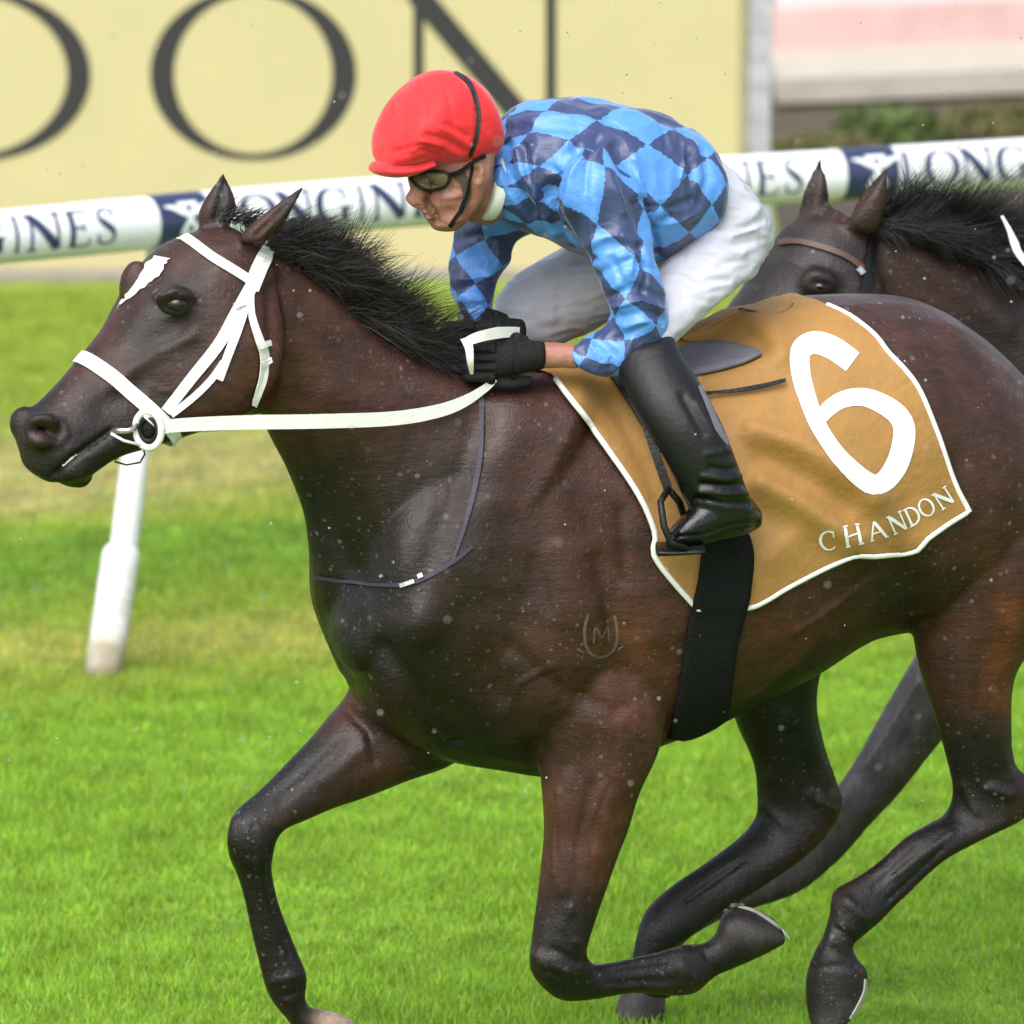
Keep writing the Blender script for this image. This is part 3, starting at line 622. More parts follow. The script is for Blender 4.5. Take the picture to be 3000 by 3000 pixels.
sculpt(meA, [
    # head: nostril, mouth, eye socket, facial crest, cheek groove
    ([(98, 1258), (125, 1258), (152, 1268)], 27, -22), ([(104, 1260), (146, 1266)], 14, -12), ([(68, 1268), (84, 1236), (130, 1224), (182, 1240), (194, 1272), (170, 1300), (115, 1304), (80, 1290), (68, 1268)], 10, 6), ([(160, 1392), (180, 1370), (207, 1345), (245, 1318), (325, 1262)], 9, -13), ([(190, 1405), (240, 1380)], 20, 6), ([(270, 1340), (330, 1305)], 16, 4),
    ([(485, 900), (550, 888)], 20, -9), ([(465, 872), (515, 852), (572, 872)], 12, 8), ([(480, 925), (540, 922)], 12, 4), ([(330, 1130), (450, 1040), (560, 985)], 22, 7), ([(300, 1190), (420, 1120)], 34, -5), ([(470, 990), (520, 960)], 40, -5),
    ([(620, 1120), (700, 1020)], 70, 8), ([(795, 850), (800, 1000), (775, 1120), (745, 1180)], 24, -10), ([(380, 900), (330, 1000)], 18, -3),
    ([(640, 690), (560, 820)], 40, -5), ([(632, 640), (648, 580), (655, 540)], 13, -7), ([(750, 690), (810, 630), (860, 575)], 9, -6),
    # neck: crest line, jugular groove, brachiocephalic muscle
    ([(900, 900), (1050, 1050), (1250, 1180), (1400, 1260)], 60, -7), ([(860, 1260), (930, 1420), (1000, 1600), (1060, 1720)], 34, -9), ([(980, 1150), (1090, 1400), (1180, 1620), (1230, 1800)], 70, 9),
    # shoulder blade, point of shoulder, triceps, elbow folds
    ([(1400, 1230), (1330, 1450), (1250, 1650), (1180, 1780)], 40, -9), ([(1500, 1200), (1440, 1450), (1350, 1650)], 80, 10), ([(1230, 1830)], 80, 14), ([(1000, 1850), (1100, 1980), (1180, 2080)], 45, 9), ([(1130, 1900), (1250, 2050), (1330, 2130)], 30, -11),
    ([(1620, 1480), (1680, 1700), (1720, 1850)], 85, 12), ([(1740, 1650), (1800, 1850), (1850, 2050)], 32, -8), ([(1500, 1900), (1640, 2010), (1800, 2090)], 26, -7), ([(1560, 1640), (1610, 1780)], 20, -5), ([(1420, 1950), (1500, 2080), (1580, 2200)], 34, -8),
    # forearm muscles and veins
    ([(1660, 2280), (1650, 2480), (1640, 2600)], 26, 6, (-.6, .2)), ([(1730, 2300), (1700, 2480), (1670, 2640)], 13, -5, (-.6, .2)), ([(1790, 2330), (1750, 2500)], 22, 5, (-.6, .2)), ([(1690, 2500), (1660, 2650), (1650, 2720)], 8, 3, (-.6, .2)),
    ([(1000, 2180), (900, 2280), (820, 2340)], 16, -4), ([(1080, 2180), (950, 2290)], 22, 4), ([(1580, 2800), (1660, 2850)], 18, 4), ([(1780, 2880), (1980, 2870)], 7, -3), ([(1600, 2845), (1690, 2880)], 10, -3),
    # flank, stifle, quarters
    ([(2660, 1500), (2640, 1650), (2680, 1800)], 40, -12), ([(2480, 1750), (2600, 1700), (2680, 1650)], 60, -8), ([(2720, 1600), (2760, 1780)], 60, 10), ([(2850, 1150), (2800, 1350), (2780, 1500)], 45, -6), ([(2960, 1250), (2920, 1500), (2880, 1700)], 50, 7),
    ([(2640, 980), (2720, 1120)], 60, 5), ([(2880, 1900), (2860, 2080)], 18, -4), ([(2920, 2150), (2960, 2280)], 12, 3), ([(2860, 2170), (2900, 2290)], 12, -4), ([(2690, 2480), (2560, 2600)], 8, -3), ([(2440, 2780), (2480, 2810)], 10, -4),
    ([(682, 2400), (676, 2470)], 13, 5), ([(760, 2400), (800, 2440)], 12, -4), ([(740, 2420), (745, 2510)], 10, -4), ([(775, 2560), (800, 2680), (850, 2800)], 7, -5), ([(715, 2600), (770, 2800)], 10, 3), ([(790, 2880), (870, 2860)], 14, 4), ([(830, 2920), (890, 2900)], 8, -4),
    ([(1575, 2800), (1600, 2860)], 13, 5), ([(1690, 2760), (1705, 2800)], 12, 5), ([(1620, 2780), (1690, 2820)], 9, -5), ([(1790, 2850), (1960, 2830)], 6, -5), ([(1760, 2895), (1950, 2895)], 8, 3), ([(2000, 2830), (2040, 2880)], 16, 5), ([(2065, 2790), (2095, 2845)], 8, -6),
    ([(2820, 2300), (2860, 2380)], 14, 5), ([(2900, 2310), (2960, 2330)], 16, 6), ([(2790, 2440), (2620, 2570)], 8, 4), ([(2760, 2490), (2600, 2640)], 6, -5), ([(2480, 2640), (2540, 2690)], 16, 6), ([(2450, 2720), (2500, 2750)], 8, -5), ([(2240, 2360), (2300, 2420)], 16, 5, (-.2, .6)), ([(2380, 2330), (2440, 2370)], 14, 6, (-.2, .6)), ([(2180, 2520), (2010, 2640)], 7, -5, (-.2, .6)),
    ([(1640, 2320), (1622, 2420), (1620, 2560)], 7, 4, (-.6, .2)), ([(1770, 2300), (1720, 2420), (1690, 2560), (1672, 2680)], 6, 4, (-.6, .2)), ([(380, 1060), (440, 1130), (430, 1190)], 6, 3), ([(430, 1130), (500, 1150)], 5, 3), ([(1480, 2100), (1520, 2000), (1620, 1950)], 8, 4), ([(2560, 1700), (2450, 1780), (2330, 1850)], 8, 4), ([(1000, 2060), (1080, 2140), (1100, 2230)], 14, -7), ([(1250, 2120), (1300, 2180), (1360, 2170)], 10, -8), ([(1290, 2090), (1350, 2120)], 10, 6),
    ([(1820, 1500), (1830, 1700)], 20, -4), ([(2300, 1760), (2330, 1850), (2330, 1940)], 18, 4), ([(2220, 1800), (2240, 1960)], 16, -4), ([(2420, 1720), (2450, 1850)], 16, -4),
    ([(2380, 2835), (2530, 2825)], 7, -3), ([(2060, 2730), (2110, 2850)], 7, -3), ([(2330, 2150), (2390, 2330)], 14, -5, (-.2, .6)), ([(2300, 2100), (2260, 2280)], 20, 4, (-.2, .6))])
VA = co(meA)
big = vnoise(VA[::1], 7.0) ; setco(meA, VA + nor(meA) * (big * .004)[:, None])
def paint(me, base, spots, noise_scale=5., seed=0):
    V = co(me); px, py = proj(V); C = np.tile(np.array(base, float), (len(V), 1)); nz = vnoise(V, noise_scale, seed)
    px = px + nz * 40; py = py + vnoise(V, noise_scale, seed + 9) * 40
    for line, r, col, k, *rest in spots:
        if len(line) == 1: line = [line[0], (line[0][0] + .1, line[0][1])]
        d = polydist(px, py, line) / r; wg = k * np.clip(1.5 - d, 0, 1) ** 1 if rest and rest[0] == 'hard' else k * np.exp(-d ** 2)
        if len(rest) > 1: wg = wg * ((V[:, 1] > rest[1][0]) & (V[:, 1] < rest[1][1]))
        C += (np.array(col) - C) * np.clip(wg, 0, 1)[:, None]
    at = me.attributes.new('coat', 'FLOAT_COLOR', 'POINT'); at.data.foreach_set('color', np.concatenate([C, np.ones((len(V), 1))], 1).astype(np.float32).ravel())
BAY = (.034, .0118, .0075); BLK = (.0032, .0028, .0029); RED = (.058, .019, .0088); HOOF = (.05, .045, .042)
paint(meA, BAY, [
    # dark chest, shoulder and elbow; black points
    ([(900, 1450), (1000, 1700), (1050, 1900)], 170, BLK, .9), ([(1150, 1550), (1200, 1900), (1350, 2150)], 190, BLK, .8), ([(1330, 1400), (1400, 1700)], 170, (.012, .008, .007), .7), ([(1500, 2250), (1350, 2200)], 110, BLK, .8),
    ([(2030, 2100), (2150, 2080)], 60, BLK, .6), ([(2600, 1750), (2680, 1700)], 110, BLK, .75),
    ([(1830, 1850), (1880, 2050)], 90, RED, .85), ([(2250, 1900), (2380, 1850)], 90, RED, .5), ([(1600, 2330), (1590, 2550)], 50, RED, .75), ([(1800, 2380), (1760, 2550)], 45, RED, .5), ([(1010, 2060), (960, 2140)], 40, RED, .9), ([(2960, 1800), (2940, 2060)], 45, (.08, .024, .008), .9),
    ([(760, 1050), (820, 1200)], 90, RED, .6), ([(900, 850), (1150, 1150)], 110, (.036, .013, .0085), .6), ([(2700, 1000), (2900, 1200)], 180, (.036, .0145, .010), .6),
    ([(500, 1000), (420, 1000), (540, 890)], 85, (.006, .0055, .005), .85), ([(90, 1230), (160, 1380), (300, 1300)], 130, BLK, .95), ([(330, 1200), (450, 1200)], 90, BLK, .6), ([(105, 1262), (145, 1266)], 24, (.030, .011, .010), .8),
    ([(900, 2230), (740, 2350), (735, 2500), (780, 2700), (840, 2900), (900, 2960)], 125, BLK, .98), ([(1650, 2720), (1640, 2850), (1850, 2860), (2060, 2830), (2200, 2760)], 150, BLK, .98), ([(2300, 2030), (2330, 2300), (2050, 2600), (1900, 2800)], 210, BLK, .98, 's', (-.05, .9)), ([(2870, 2230), (2900, 2350), (2600, 2580), (2480, 2750), (2440, 2950)], 170, BLK, .98),
    ([(650, 560), (640, 640)], 45, (.012, .009, .009), .9), ([(880, 555)], 30, BLK, .8), ([(755, 685), (850, 585)], 10, BLK, .7), ([(632, 630), (655, 540)], 14, BLK, .7), ([(2190, 2740), (2270, 2735)], 42, (.035, .030, .026), .75), ([(950, 3000), (1010, 3020)], 45, (.32, .22, .17), .95), ([(2390, 2990), (2500, 2960)], 45, (.03, .028, .028), .8)])
# white star running to a point, on the forehead only
V = co(meA); px, py = proj(V); at = meA.attributes['coat']; C = np.empty(len(V) * 4, np.float32); at.data.foreach_get('color', C); C = C.reshape(-1, 4)
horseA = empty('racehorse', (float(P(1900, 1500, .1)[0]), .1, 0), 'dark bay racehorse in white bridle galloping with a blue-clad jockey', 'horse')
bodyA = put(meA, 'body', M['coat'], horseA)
bvA = bvh_of(bodyA)
def decal(bv, poly_rows, off, name, m, parent, sub=3):
    """rows of (left px, right px) laid onto a surface"""
    L = catmull([r[:2] for r in poly_rows], sub); Rr = catmull([r[2:] for r in poly_rows], sub); V = []
    for a, b in zip(L, Rr):
        for k in range(5): q = a + (b - a) * k / 4; V.append(cast(bv, q[0], q[1], off))
    F = [[i * 5 + k, i * 5 + k + 1, (i + 1) * 5 + k + 1, (i + 1) * 5 + k] for i in range(len(L) - 1) for k in range(4)]
    return mesh_obj(name, V, F, m, parent)
M['teeth'] = plain('teeth', (.45, .42, .36), .4)
M['star'] = plain('white_hair', (.60, .59, .58), .7, .2, 90, .6)
ST = [(450, 752, 498, 756), (432, 770, 482, 778), (414, 800, 466, 806), (396, 826, 434, 832), (376, 856, 398, 860), (358, 880, 366, 884), (344, 898, 347, 900)]
ST = [tuple(c + rng.uniform(-4, 4) for c in row) for row in catmull(ST, 3)]
decal(bvA, ST, .003, 'star_marking', M['star'], horseA, 1)
# eye
c = cast(bvA, 518, 892, -.009); V, F = blob(c, (.022, .018, .016), 20); mesh_obj('eye', V, F, M['eye'], horseA)
# healed brand on the shoulder: faint raised ring with a small mark
M['brand'] = plain('brand_scar', (.075, .055, .046), .6, .3, 90, .3)
def onA(pts, wpx, name, m, parent, off=.003, thick=0, across=2, step=14, bv=None, closed=False):
    """a strap, print or scar: a ribbon of given picture width laid on a surface"""
    p = catmull(pts, 6, closed) if len(pts) > 2 else np.array(pts, float)
    if closed: p = np.concatenate([p, p[:1]])
    wv = np.interp(np.linspace(0, 1, len(p)), np.linspace(0, 1, len(wpx)), wpx) if hasattr(wpx, '__len__') else [wpx] * len(p)
    p, wv = densify(p, wv, step); Q, F = ribbon(p, wv, across); V = [cast(bv or bvA, x, y, off) for x, y in Q]
    o = mesh_obj(name, V, F, m, parent, not thick)
    if thick: s = o.modifiers.new('t', 'SOLIDIFY'); s.thickness = thick; s.offset = 0
    return o
onA([(186, 1366), (204, 1346), (224, 1331)], [6, 13, 9], 'teeth', M['teeth'], horseA, .0045)
onA([(1722, 1800), (1712, 1850), (1722, 1905), (1760, 1925), (1798, 1902), (1808, 1855), (1800, 1802)], 9, 'brand', M['brand'], horseA, .0012)
onA([(1738, 1885), (1745, 1838), (1762, 1868), (1780, 1835), (1782, 1878)], 6, 'brand', M['brand'], horseA, .0012)
onA([(1690, 1900), (1712, 1912)], 7, 'brand', M['brand'], horseA, .0012); onA([(1808, 1905), (1826, 1892)], 7, 'brand', M['brand'], horseA, .0012)
# shoe rims on the lifted near hooves
def shoe(pts, wd):
    """a worn rim of metal pressed against the edge of the hoof"""
    return onA(pts, wd, 'horseshoe', M['shoe'], horseA, .002, .003)
M['shoe'] = plain('worn_shoe', (.30, .29, .27), .45, .25, 60, .3)
shoe([(2160, 2656), (2205, 2668), (2250, 2694), (2296, 2730), (2314, 2752)], [3, 5, 6, 5, 3])
shoe([(2534, 2868), (2532, 2905), (2515, 2945), (2490, 2985)], [4, 8, 9, 5])
M['clod'] = plain('muddy_turf', (.10, .08, .045), .9, .5, 60, .8)
for x, y, rr in ((2150, 2654, .007), (2128, 2670, .006), (2172, 2652, .005)):
    V, F = blob(cast(bvA, x, y, .001), (rr * 1.3, rr, rr * .8), 8); V = np.array(V) + rng.normal(0, rr * .18, (len(V), 3)); mesh_obj('turf_clod', V, F, M['clod'], horseA)

# ---- hair made of tapering strands
def strands(name, roots, dirs, length, rad, mtl, parent, seg=7, curl=.3, grav=0., K=3, wobs=None):
    mb_V = []; mb_F = []; n0 = 0
    for si, (r0, d0, ln, rd) in enumerate(zip(roots, dirs, length, rad)):
        d = d0 / np.linalg.norm(d0); p = np.array(r0, float); pts = [p.copy()]; wob = rng.normal(0, curl, 3) + (0 if wobs is None else wobs[si] * 2.2)
        for k in range(seg):
            d = d + wob * (.35 / seg) + rng.normal(0, .05 * curl, 3) + np.array([0, 0, -grav / seg]); d /= np.linalg.norm(d); p = p + d * ln / seg; pts.append(p.copy())
        t = np.linspace(0, 1, seg + 1); V, F = tube(np.array(pts), rd * (1 - t ** 1.6 * .93), K, False)
        mb_V.append(V); mb_F += [[i + n0 for i in f] for f in F]; n0 += len(V)
    return mesh_obj(name, np.concatenate(mb_V), mb_F, mtl, parent)
def mane_along(name, crest, Yf, n, dirs, lens, parent, spread=.015, rr=(.0012, .0032), clump=9, grav=.2):
    Cc = catmull(crest, 10); t = np.sort(rng.uniform(0, 1, max(n // clump, 1))); roots = []; D = []; Ln = []; Rd = []; CW = []
    for tt in t:
        q = np.array([np.interp(tt, np.linspace(0, 1, len(Cc)), Cc[:, k]) for k in range(2)]); Y0 = Yf(q[0])
        dd = np.array([np.interp(tt, np.linspace(0, 1, len(dirs)), [x[k] for x in dirs]) for k in range(3)]); ll = np.interp(tt, np.linspace(0, 1, len(lens)), lens) * rng.choice([.45, .6, .75, .9, 1.05, 1.3], p=[.24, .27, .22, .16, .09, .02])
        dd = dd + rng.normal(0, .26, 3) * [1, .7, 1]; cw = rng.normal(0, .36, 3) * [1, .6, 1]; rt = P(q[0], q[1], Y0)
        for k in range(clump):
            roots.append(rt + rng.normal(0, 1, 3) * [spread, spread * .8, spread * .5]); D.append(dd + rng.normal(0, .075, 3)); CW.append(cw); Ln.append(ll * rng.uniform(.7, 1.05)); Rd.append(rng.uniform(*rr))
    return strands(name, roots, D, Ln, Rd, M['mane'], parent, grav=grav, wobs=CW)
mane_along('mane', [(800, 690), (930, 775), (1080, 925), (1240, 1035), (1400, 1095)], lambda x: float(hy(x)) - .01, 5400, [(.8, .1, .25), (.85, 0, .5), (.8, 0, .5), (.75, 0, .42), (.7, 0, .2)], [.12, .165, .16, .15, .11], horseA, rr=(.0005, .0012), clump=34)
mane_along('mane', [(800, 705), (930, 795), (1080, 945), (1240, 1055), (1400, 1115)], lambda x: float(hy(x)) - .045, 4200, [(.8, -.1, .2), (.85, -.2, .25), (.85, -.2, .2), (.85, -.2, .1), (.8, -.2, -.1)], [.09, .11, .12, .11, .09], horseA, rr=(.0005, .0013), clump=34)
mane_along('forelock', [(650, 640), (700, 650), (760, 660)], lambda x: head_y(x) + .0, 160, [(.5, .2, .5), (.7, .1, .4), (.8, 0, .3)], [.05, .09, .07], horseA, .012, (.0008, .002), 6)
tl = [(P(3120 + rng.uniform(-15, 15), 1190 + rng.uniform(-30, 40), .50) + rng.normal(0, .015, 3)) for _ in range(500)]
strands('tail', tl, [np.array([1., .45, .25]) + rng.normal(0, .1, 3) for _ in tl], rng.uniform(.5, .8, 500), rng.uniform(.0015, .003, 500), M['mane'], horseA, 9, .25, 1.1)

# ---- bridle
bridle = empty('bridle', tuple(P(450, 1230, head_y(450) - .1)), 'white leather bridle with long white reins on the leading bay horse', 'bridle')
WL = M['white_leather']
def loop_strap(bv_me, p1, p2, lat, width, off, name, m, parent, keep=None, thick=.004):
    """a strap round the body where the plane through two picture points and the lateral direction cuts it"""
    a, b = np.array(p1), np.array(p2); nrm = np.cross(b - a, lat); nrm /= np.linalg.norm(nrm)
    bm = bmesh.new(); bm.from_mesh(bv_me)
    if keep is not None: bmesh.ops.delete(bm, geom=[v for v in bm.verts if not keep(v.co)], context='VERTS')
    r = bmesh.ops.bisect_plane(bm, geom=bm.verts[:] + bm.edges[:] + bm.faces[:], plane_co=Vector(a), plane_no=Vector(nrm))
    es = [e for e in r['geom_cut'] if isinstance(e, bmesh.types.BMEdge)]; adj = {}
    for e in es:
        u, v = e.verts; adj.setdefault(u, []).append(v); adj.setdefault(v, []).append(u)
    best = []; seen = set()
    for s0 in adj:
        if s0 in seen: continue
        ends = [s0]; path = [s0]; seen.add(s0); cur = s0
        while True:
            nx = [v for v in adj[cur] if v not in seen]
            if not nx: break
            cur = nx[0]; seen.add(cur); path.append(cur)
        if len(path) > len(best): best = path
    pts = np.array([v.co[:] for v in best]); ns = np.array([v.normal[:] for v in best]); bm.free()
    st = max(1, len(pts) // 60); pts = pts[::st]; ns = ns[::st]; n = len(pts); ce = pts.mean(0)
    for _ in range(4): pts = (np.roll(pts, 1, 0) + pts * 2 + np.roll(pts, -1, 0)) / 4
    rad = pts - ce; rad -= nrm * (rad @ nrm)[:, None]; rad /= np.linalg.norm(rad, axis=1)[:, None] + 1e-9
    V = np.stack([pts + rad * off + nrm * width * k for k in (-.5, 0, .5)], 1).reshape(-1, 3)
    F = [[i * 3 + k, i * 3 + k + 1, ((i + 1) % n) * 3 + k + 1, ((i + 1) % n) * 3 + k] for i in range(n) for k in range(2)]
    o = mesh_obj(name, V, F, m, parent, False); s = o.modifiers.new('t', 'SOLIDIFY'); s.thickness = thick; s.offset = 0
    return o
loop_strap(meA, cast(bvA, 330, 1105), cast(bvA, 445, 1205), HLAT, .028, .005, 'noseband', WL, bridle, lambda c: c.x < P(640, 1000, 0)[0])
onA([(478, 690), (505, 684), (545, 698), (620, 752), (690, 795), (738, 826)], [22, 24, 26, 26, 26], 'browband', WL, bridle, .004, .0025)
onA([(800, 705), (775, 750), (748, 810), (735, 850)], [26, 44, 46, 40], 'headpiece', WL, bridle, .005, .0025)
onA([(738, 835), (690, 920), (640, 1010), (560, 1110), (485, 1205)], [38, 36, 34, 32, 30], 'cheekpiece', WL, bridle, .005, .0025)
onA([(722, 890), (690, 980), (664, 1050), (640, 1112)], [20, 26, 24, 24], 'cheekpiece', WL, bridle, .008, .0025)
onA([(655, 1060), (620, 1110), (570, 1160), (500, 1215)], 20, 'cheekpiece', WL, bridle, .005, .0025)
onA([(732, 855), (735, 920), (755, 990), (772, 1040), (770, 1100), (755, 1150), (742, 1188)], [20, 20, 22, 26, 26, 22, 14], 'throatlatch', WL, bridle, .006, .0025)
for x, y in ((700, 893), (768, 1010), (776, 1060), (460, 1212)):
    onA([(x - 16, y + 6), (x + 16, y - 6)], 16, 'buckle', WL, bridle, .014, .003)
# bit ring with rubber guard, curb keeper
c = cast(bvA, 432, 1256, .012)
th = np.linspace(0, 2 * math.pi, 28)
V, F = tube([c + .034 * (math.cos(t) * np.array([.75, -.25, 0]) + math.sin(t) * np.array([0, 0, 1.05])) for t in th], .007, 10, False); mesh_obj('bit_ring', V, F, WL, bridle)
V, F = tube([c + .022 * (math.cos(t) * np.array([.75, -.25, 0]) + math.sin(t) * np.array([0, 0, 1.0])) for t in th] , .004, 8, False); mesh_obj('bit_guard', V, F, M['black_leather'], bridle)
V, F = blob(c + [.0, .014, 0], (.02, .006, .024)); mesh_obj('bit_cheek', V, F, M['black_leather'], bridle)
V, F = tube([cast(bvA, 340, 1262, .004), cast(bvA, 372, 1262, .008), c + [-.02, 0, .008]], .006, 8); mesh_obj('bit_mouthpiece', V, F, M['metal'], bridle)
V, F = tube([cast(bvA, 325, 1272, .004), cast(bvA, 360, 1290, .007), c + [-.015, 0, -.03]], .003, 6); mesh_obj('bit_strap', V, F, WL, bridle)
yb = c[1]
V, F = tube([P(x, y, yb + .02) for x, y in ((415, 1305), (425, 1330), (410, 1355), (370, 1362), (335, 1352), (345, 1340))], .002, 6); mesh_obj('curb_cord', V, F, M['black_leather'], bridle)
onA([(430, 1205), (468, 1235), (480, 1265)], [40, 46, 30], 'bit_keeper', WL, bridle, .014, .005)
def strap3(pts, width, name, m, parent, up=(0, 0, 1), thick=.0025, sub=8):
    """free-hanging strap through world points"""
    p = catmull(pts, sub); T = np.gradient(p, axis=0); T /= np.linalg.norm(T, axis=1)[:, None]; wv = np.interp(np.linspace(0, 1, len(p)), np.linspace(0, 1, len(width)), width) if hasattr(width, '__len__') else np.full(len(p), width)
    u = np.asarray(up, float); u = u - T * (T @ u)[:, None]; u /= np.linalg.norm(u, axis=1)[:, None]
    V = np.stack([p + u * (wv * k)[:, None] for k in (-.5, 0, .5)], 1).reshape(-1, 3)
    o = mesh_obj(name, V, [[i * 3 + k, i * 3 + k + 1, (i + 1) * 3 + k + 1, (i + 1) * 3 + k] for i in range(len(p) - 1) for k in range(2)], m, parent, False)
    s = o.modifiers.new('t', 'SOLIDIFY'); s.thickness = thick; s.offset = 0; return o
HANDY = near(1480, .17)
def rein_y(x): return np.interp(x, [460, 900, 1420], [yb - .01, near(900, .16), HANDY - .01])
strap3([P(x, y, rein_y(x)) for x, y in ((470, 1255), (520, 1246), (700, 1238), (950, 1234), (1150, 1226), (1280, 1205), (1360, 1176), (1420, 1138), (1450, 1110))], [.024, .026, .028, .028, .027, .024, .016, .012], 'rein', WL, bridle)
strap3([P(x, y, rein_y(x) + .24) for x, y in ((330, 1262), (700, 1240), (1150, 1180), (1380, 1030))], .024, 'rein', WL, bridle)
strap3([P(x, y, HANDY + dy) for x, y, dy in ((1520, 972, .02), (1460, 975, -.02), (1400, 988, -.045), (1368, 1002, -.03))], [.018, .022, .02, .018], 'rein', WL, bridle, thick=.004)
strap3([P(x, y, HANDY + dy) for x, y, dy in ((1362, 992, -.03), (1374, 1020, -.05), (1378, 1060, -.05), (1382, 1095, -.03))], [.018, .016, .013, .006], 'rein', WL, bridle, up=(1, 0, 0))

# ---- breastplate strap
bp_ = empty('breastplate_strap', tuple(cast(bvA, 1300, 1600)), 'thin dark purple breastplate strap with metal rings across the bay chest', 'strap')
onA([(1408, 1145), (1412, 1250), (1408, 1340), (1390, 1440), (1365, 1530), (1342, 1600), (1325, 1645)], [18, 15, 14, 12, 10, 8], 'shoulder_strap', M['strap_blue'], bp_, .005, .003)
onA([(1385, 1600), (1320, 1650), (1240, 1695), (1180, 1712), (1080, 1712), (990, 1700), (925, 1690)], [8, 12, 14, 12, 9, 9, 9], 'chest_strap', M['strap_blue'], bp_, .005, .003)
onA([(1175, 1715), (1215, 1702)], 12, 'buckle', M['metal'], bp_, .010, .003); onA([(1224, 1690), (1238, 1684)], 13, 'buckle', M['metal'], bp_, .010, .003); onA([(1120, 1690), (1128, 1686)], 8, 'buckle', M['metal'], bp_, .010, .003)

# ---- saddle cloth: near half laid on the body, the far half its mirror image over the spine
def plane_mirror(V):
    p0 = np.array([float(P(1650, 1500, 0)[0]), 0, 0]); d = (np.asarray(V) - p0) @ LAT; return np.asarray(V) - 2 * d[..., None] * LAT
def resample(p, n):
    p = np.asarray(p, float); s = np.concatenate([[0], np.cumsum(np.linalg.norm(np.diff(p, axis=0), axis=1))]); q = np.linspace(0, s[-1], n); return np.stack([np.interp(q, s, p[:, k]) for k in range(p.shape[1])], 1)
front = catmull([(2040, 1782), (1918, 1635), (1916, 1560), (1860, 1440), (1740, 1270), (1612, 1098)], 8)      # bottom to top
back = catmull([(2835, 1495), (2785, 1400), (2740, 1270), (2680, 1130), (2600, 1040), (2560, 990), (2480, 930), (2370, 880)], 8)
bottom = catmull([(2040, 1782), (2195, 1776), (2320, 1710), (2450, 1645), (2570, 1625), (2680, 1608), (2720, 1570), (2835, 1495)], 8)
topc = catmull([(1612, 1098), (1750, 1068), (1880, 1040), (2010, 990), (2120, 935), (2240, 890), (2310, 880), (2370, 880)], 8)
NU, NV = 90, 70
fr_, bk_ = resample(front, NV), resample(back, NV); bt_, tp_ = resample(bottom, NU), resample(topc, NU)
u = np.linspace(0, 1, NU)[None, :, None]; v = np.linspace(0, 1, NV)[:, None, None]
grid = (1 - v) * bt_[None] + v * tp_[None] + (1 - u) * fr_[:, None] + u * bk_[:, None] - ((1 - u) * (1 - v) * bt_[0] + u * (1 - v) * bt_[-1] + (1 - u) * v * tp_[0] + u * v * tp_[-1])
CV = np.zeros((NV, NU, 3))
for j in range(NV):
    for i in range(NU):
        x, y = grid[j, i]; CV[j, i] = cast(bvA, x, y + (4 if j == NV - 1 else 0), .012, float(hy(x)))
# smooth a little so that the cloth bridges hollows, then add hanging folds
for _ in range(10): CV[1:-1, 1:-1] = (CV[:-2, 1:-1] + CV[2:, 1:-1] + CV[1:-1, :-2] + CV[1:-1, 2:] + CV[1:-1, 1:-1] * 2) / 6
gx, gy2 = grid[..., 0].ravel(), grid[..., 1].ravel(); fold = np.zeros(gx.shape)
for line, r, mm in ([(2210, 1275), (2330, 1310), (2480, 1400), (2560, 1470)], 40, 40), ([(2240, 1340), (2350, 1390), (2470, 1480)], 36, -14), ([(2230, 1430), (2330, 1480), (2440, 1560), (2500, 1600)], 36, 38), ([(2200, 1500), (2330, 1560), (2400, 1620)], 46, -8), \
        ([(2000, 1010), (2090, 960), (2190, 940), (2260, 975), (2290, 1040)], 44, 24), ([(2010, 1030), (2110, 1000), (2200, 995), (2240, 1030)], 26, -12), ([(2060, 1130), (2180, 1100), (2290, 1060)], 30, 14), ([(2080, 1180), (2200, 1180), (2300, 1150)], 24, -8), ([(2110, 1200), (2250, 1190)], 30, 9), \
        ([(1700, 1180), (1800, 1350), (1880, 1480)], 30, 8), ([(1790, 1190), (1880, 1350), (1920, 1460)], 24, -8), ([(2250, 1640), (2330, 1560)], 30, 8), ([(2560, 1560), (2700, 1480)], 30, 8), ([(2600, 1200), (2700, 1400)], 50, 6), ([(2200, 1700), (2150, 1600)], 20, 8):
    fold += mm * .001 * np.exp(-(polydist(gx, gy2, line) / r) ** 2)
dr = ray(gx, gy2); dr /= np.linalg.norm(dr, axis=1)[:, None]
CVf = CV.reshape(-1, 3) - (dr * .75 - np.array([0, 0, .3])) * (fold + .004 * vnoise(CV.reshape(-1, 3), 9., 3))[:, None]
far = plane_mirror(CVf).reshape(NV, NU, 3)[::-1]; allv = np.concatenate([CVf.reshape(NV, NU, 3), far]); H2 = 2 * NV
sc_root = empty('saddle_cloth', tuple(P(2300, 1700, .1)), 'gold saddle cloth with white piping and a large white number six', 'saddle cloth')
cl = mesh_obj('cloth', allv.reshape(-1, 3), [[j * NU + i, j * NU + i + 1, (j + 1) * NU + i + 1, (j + 1) * NU + i] for j in range(H2 - 1) for i in range(NU - 1)], M['gold'], sc_root)
bvC = bvh_of(cl); sm = cl.modifiers.new('t', 'SOLIDIFY'); sm.thickness = .005; sm.offset = 0
NF = CVf.reshape(NV, NU, 3)
edge = np.concatenate([NF[::-1, 0], NF[0, :], NF[:, -1]])
edge = edge[2:-5]; V, F = tube(edge[::2], .006, 8); mesh_obj('piping', V, F, M['cloth_white'], sc_root)
V, F = tube(plane_mirror(edge[8:-14:2]), .006, 8); mesh_obj('piping', V, F, M['cloth_white'], sc_root)
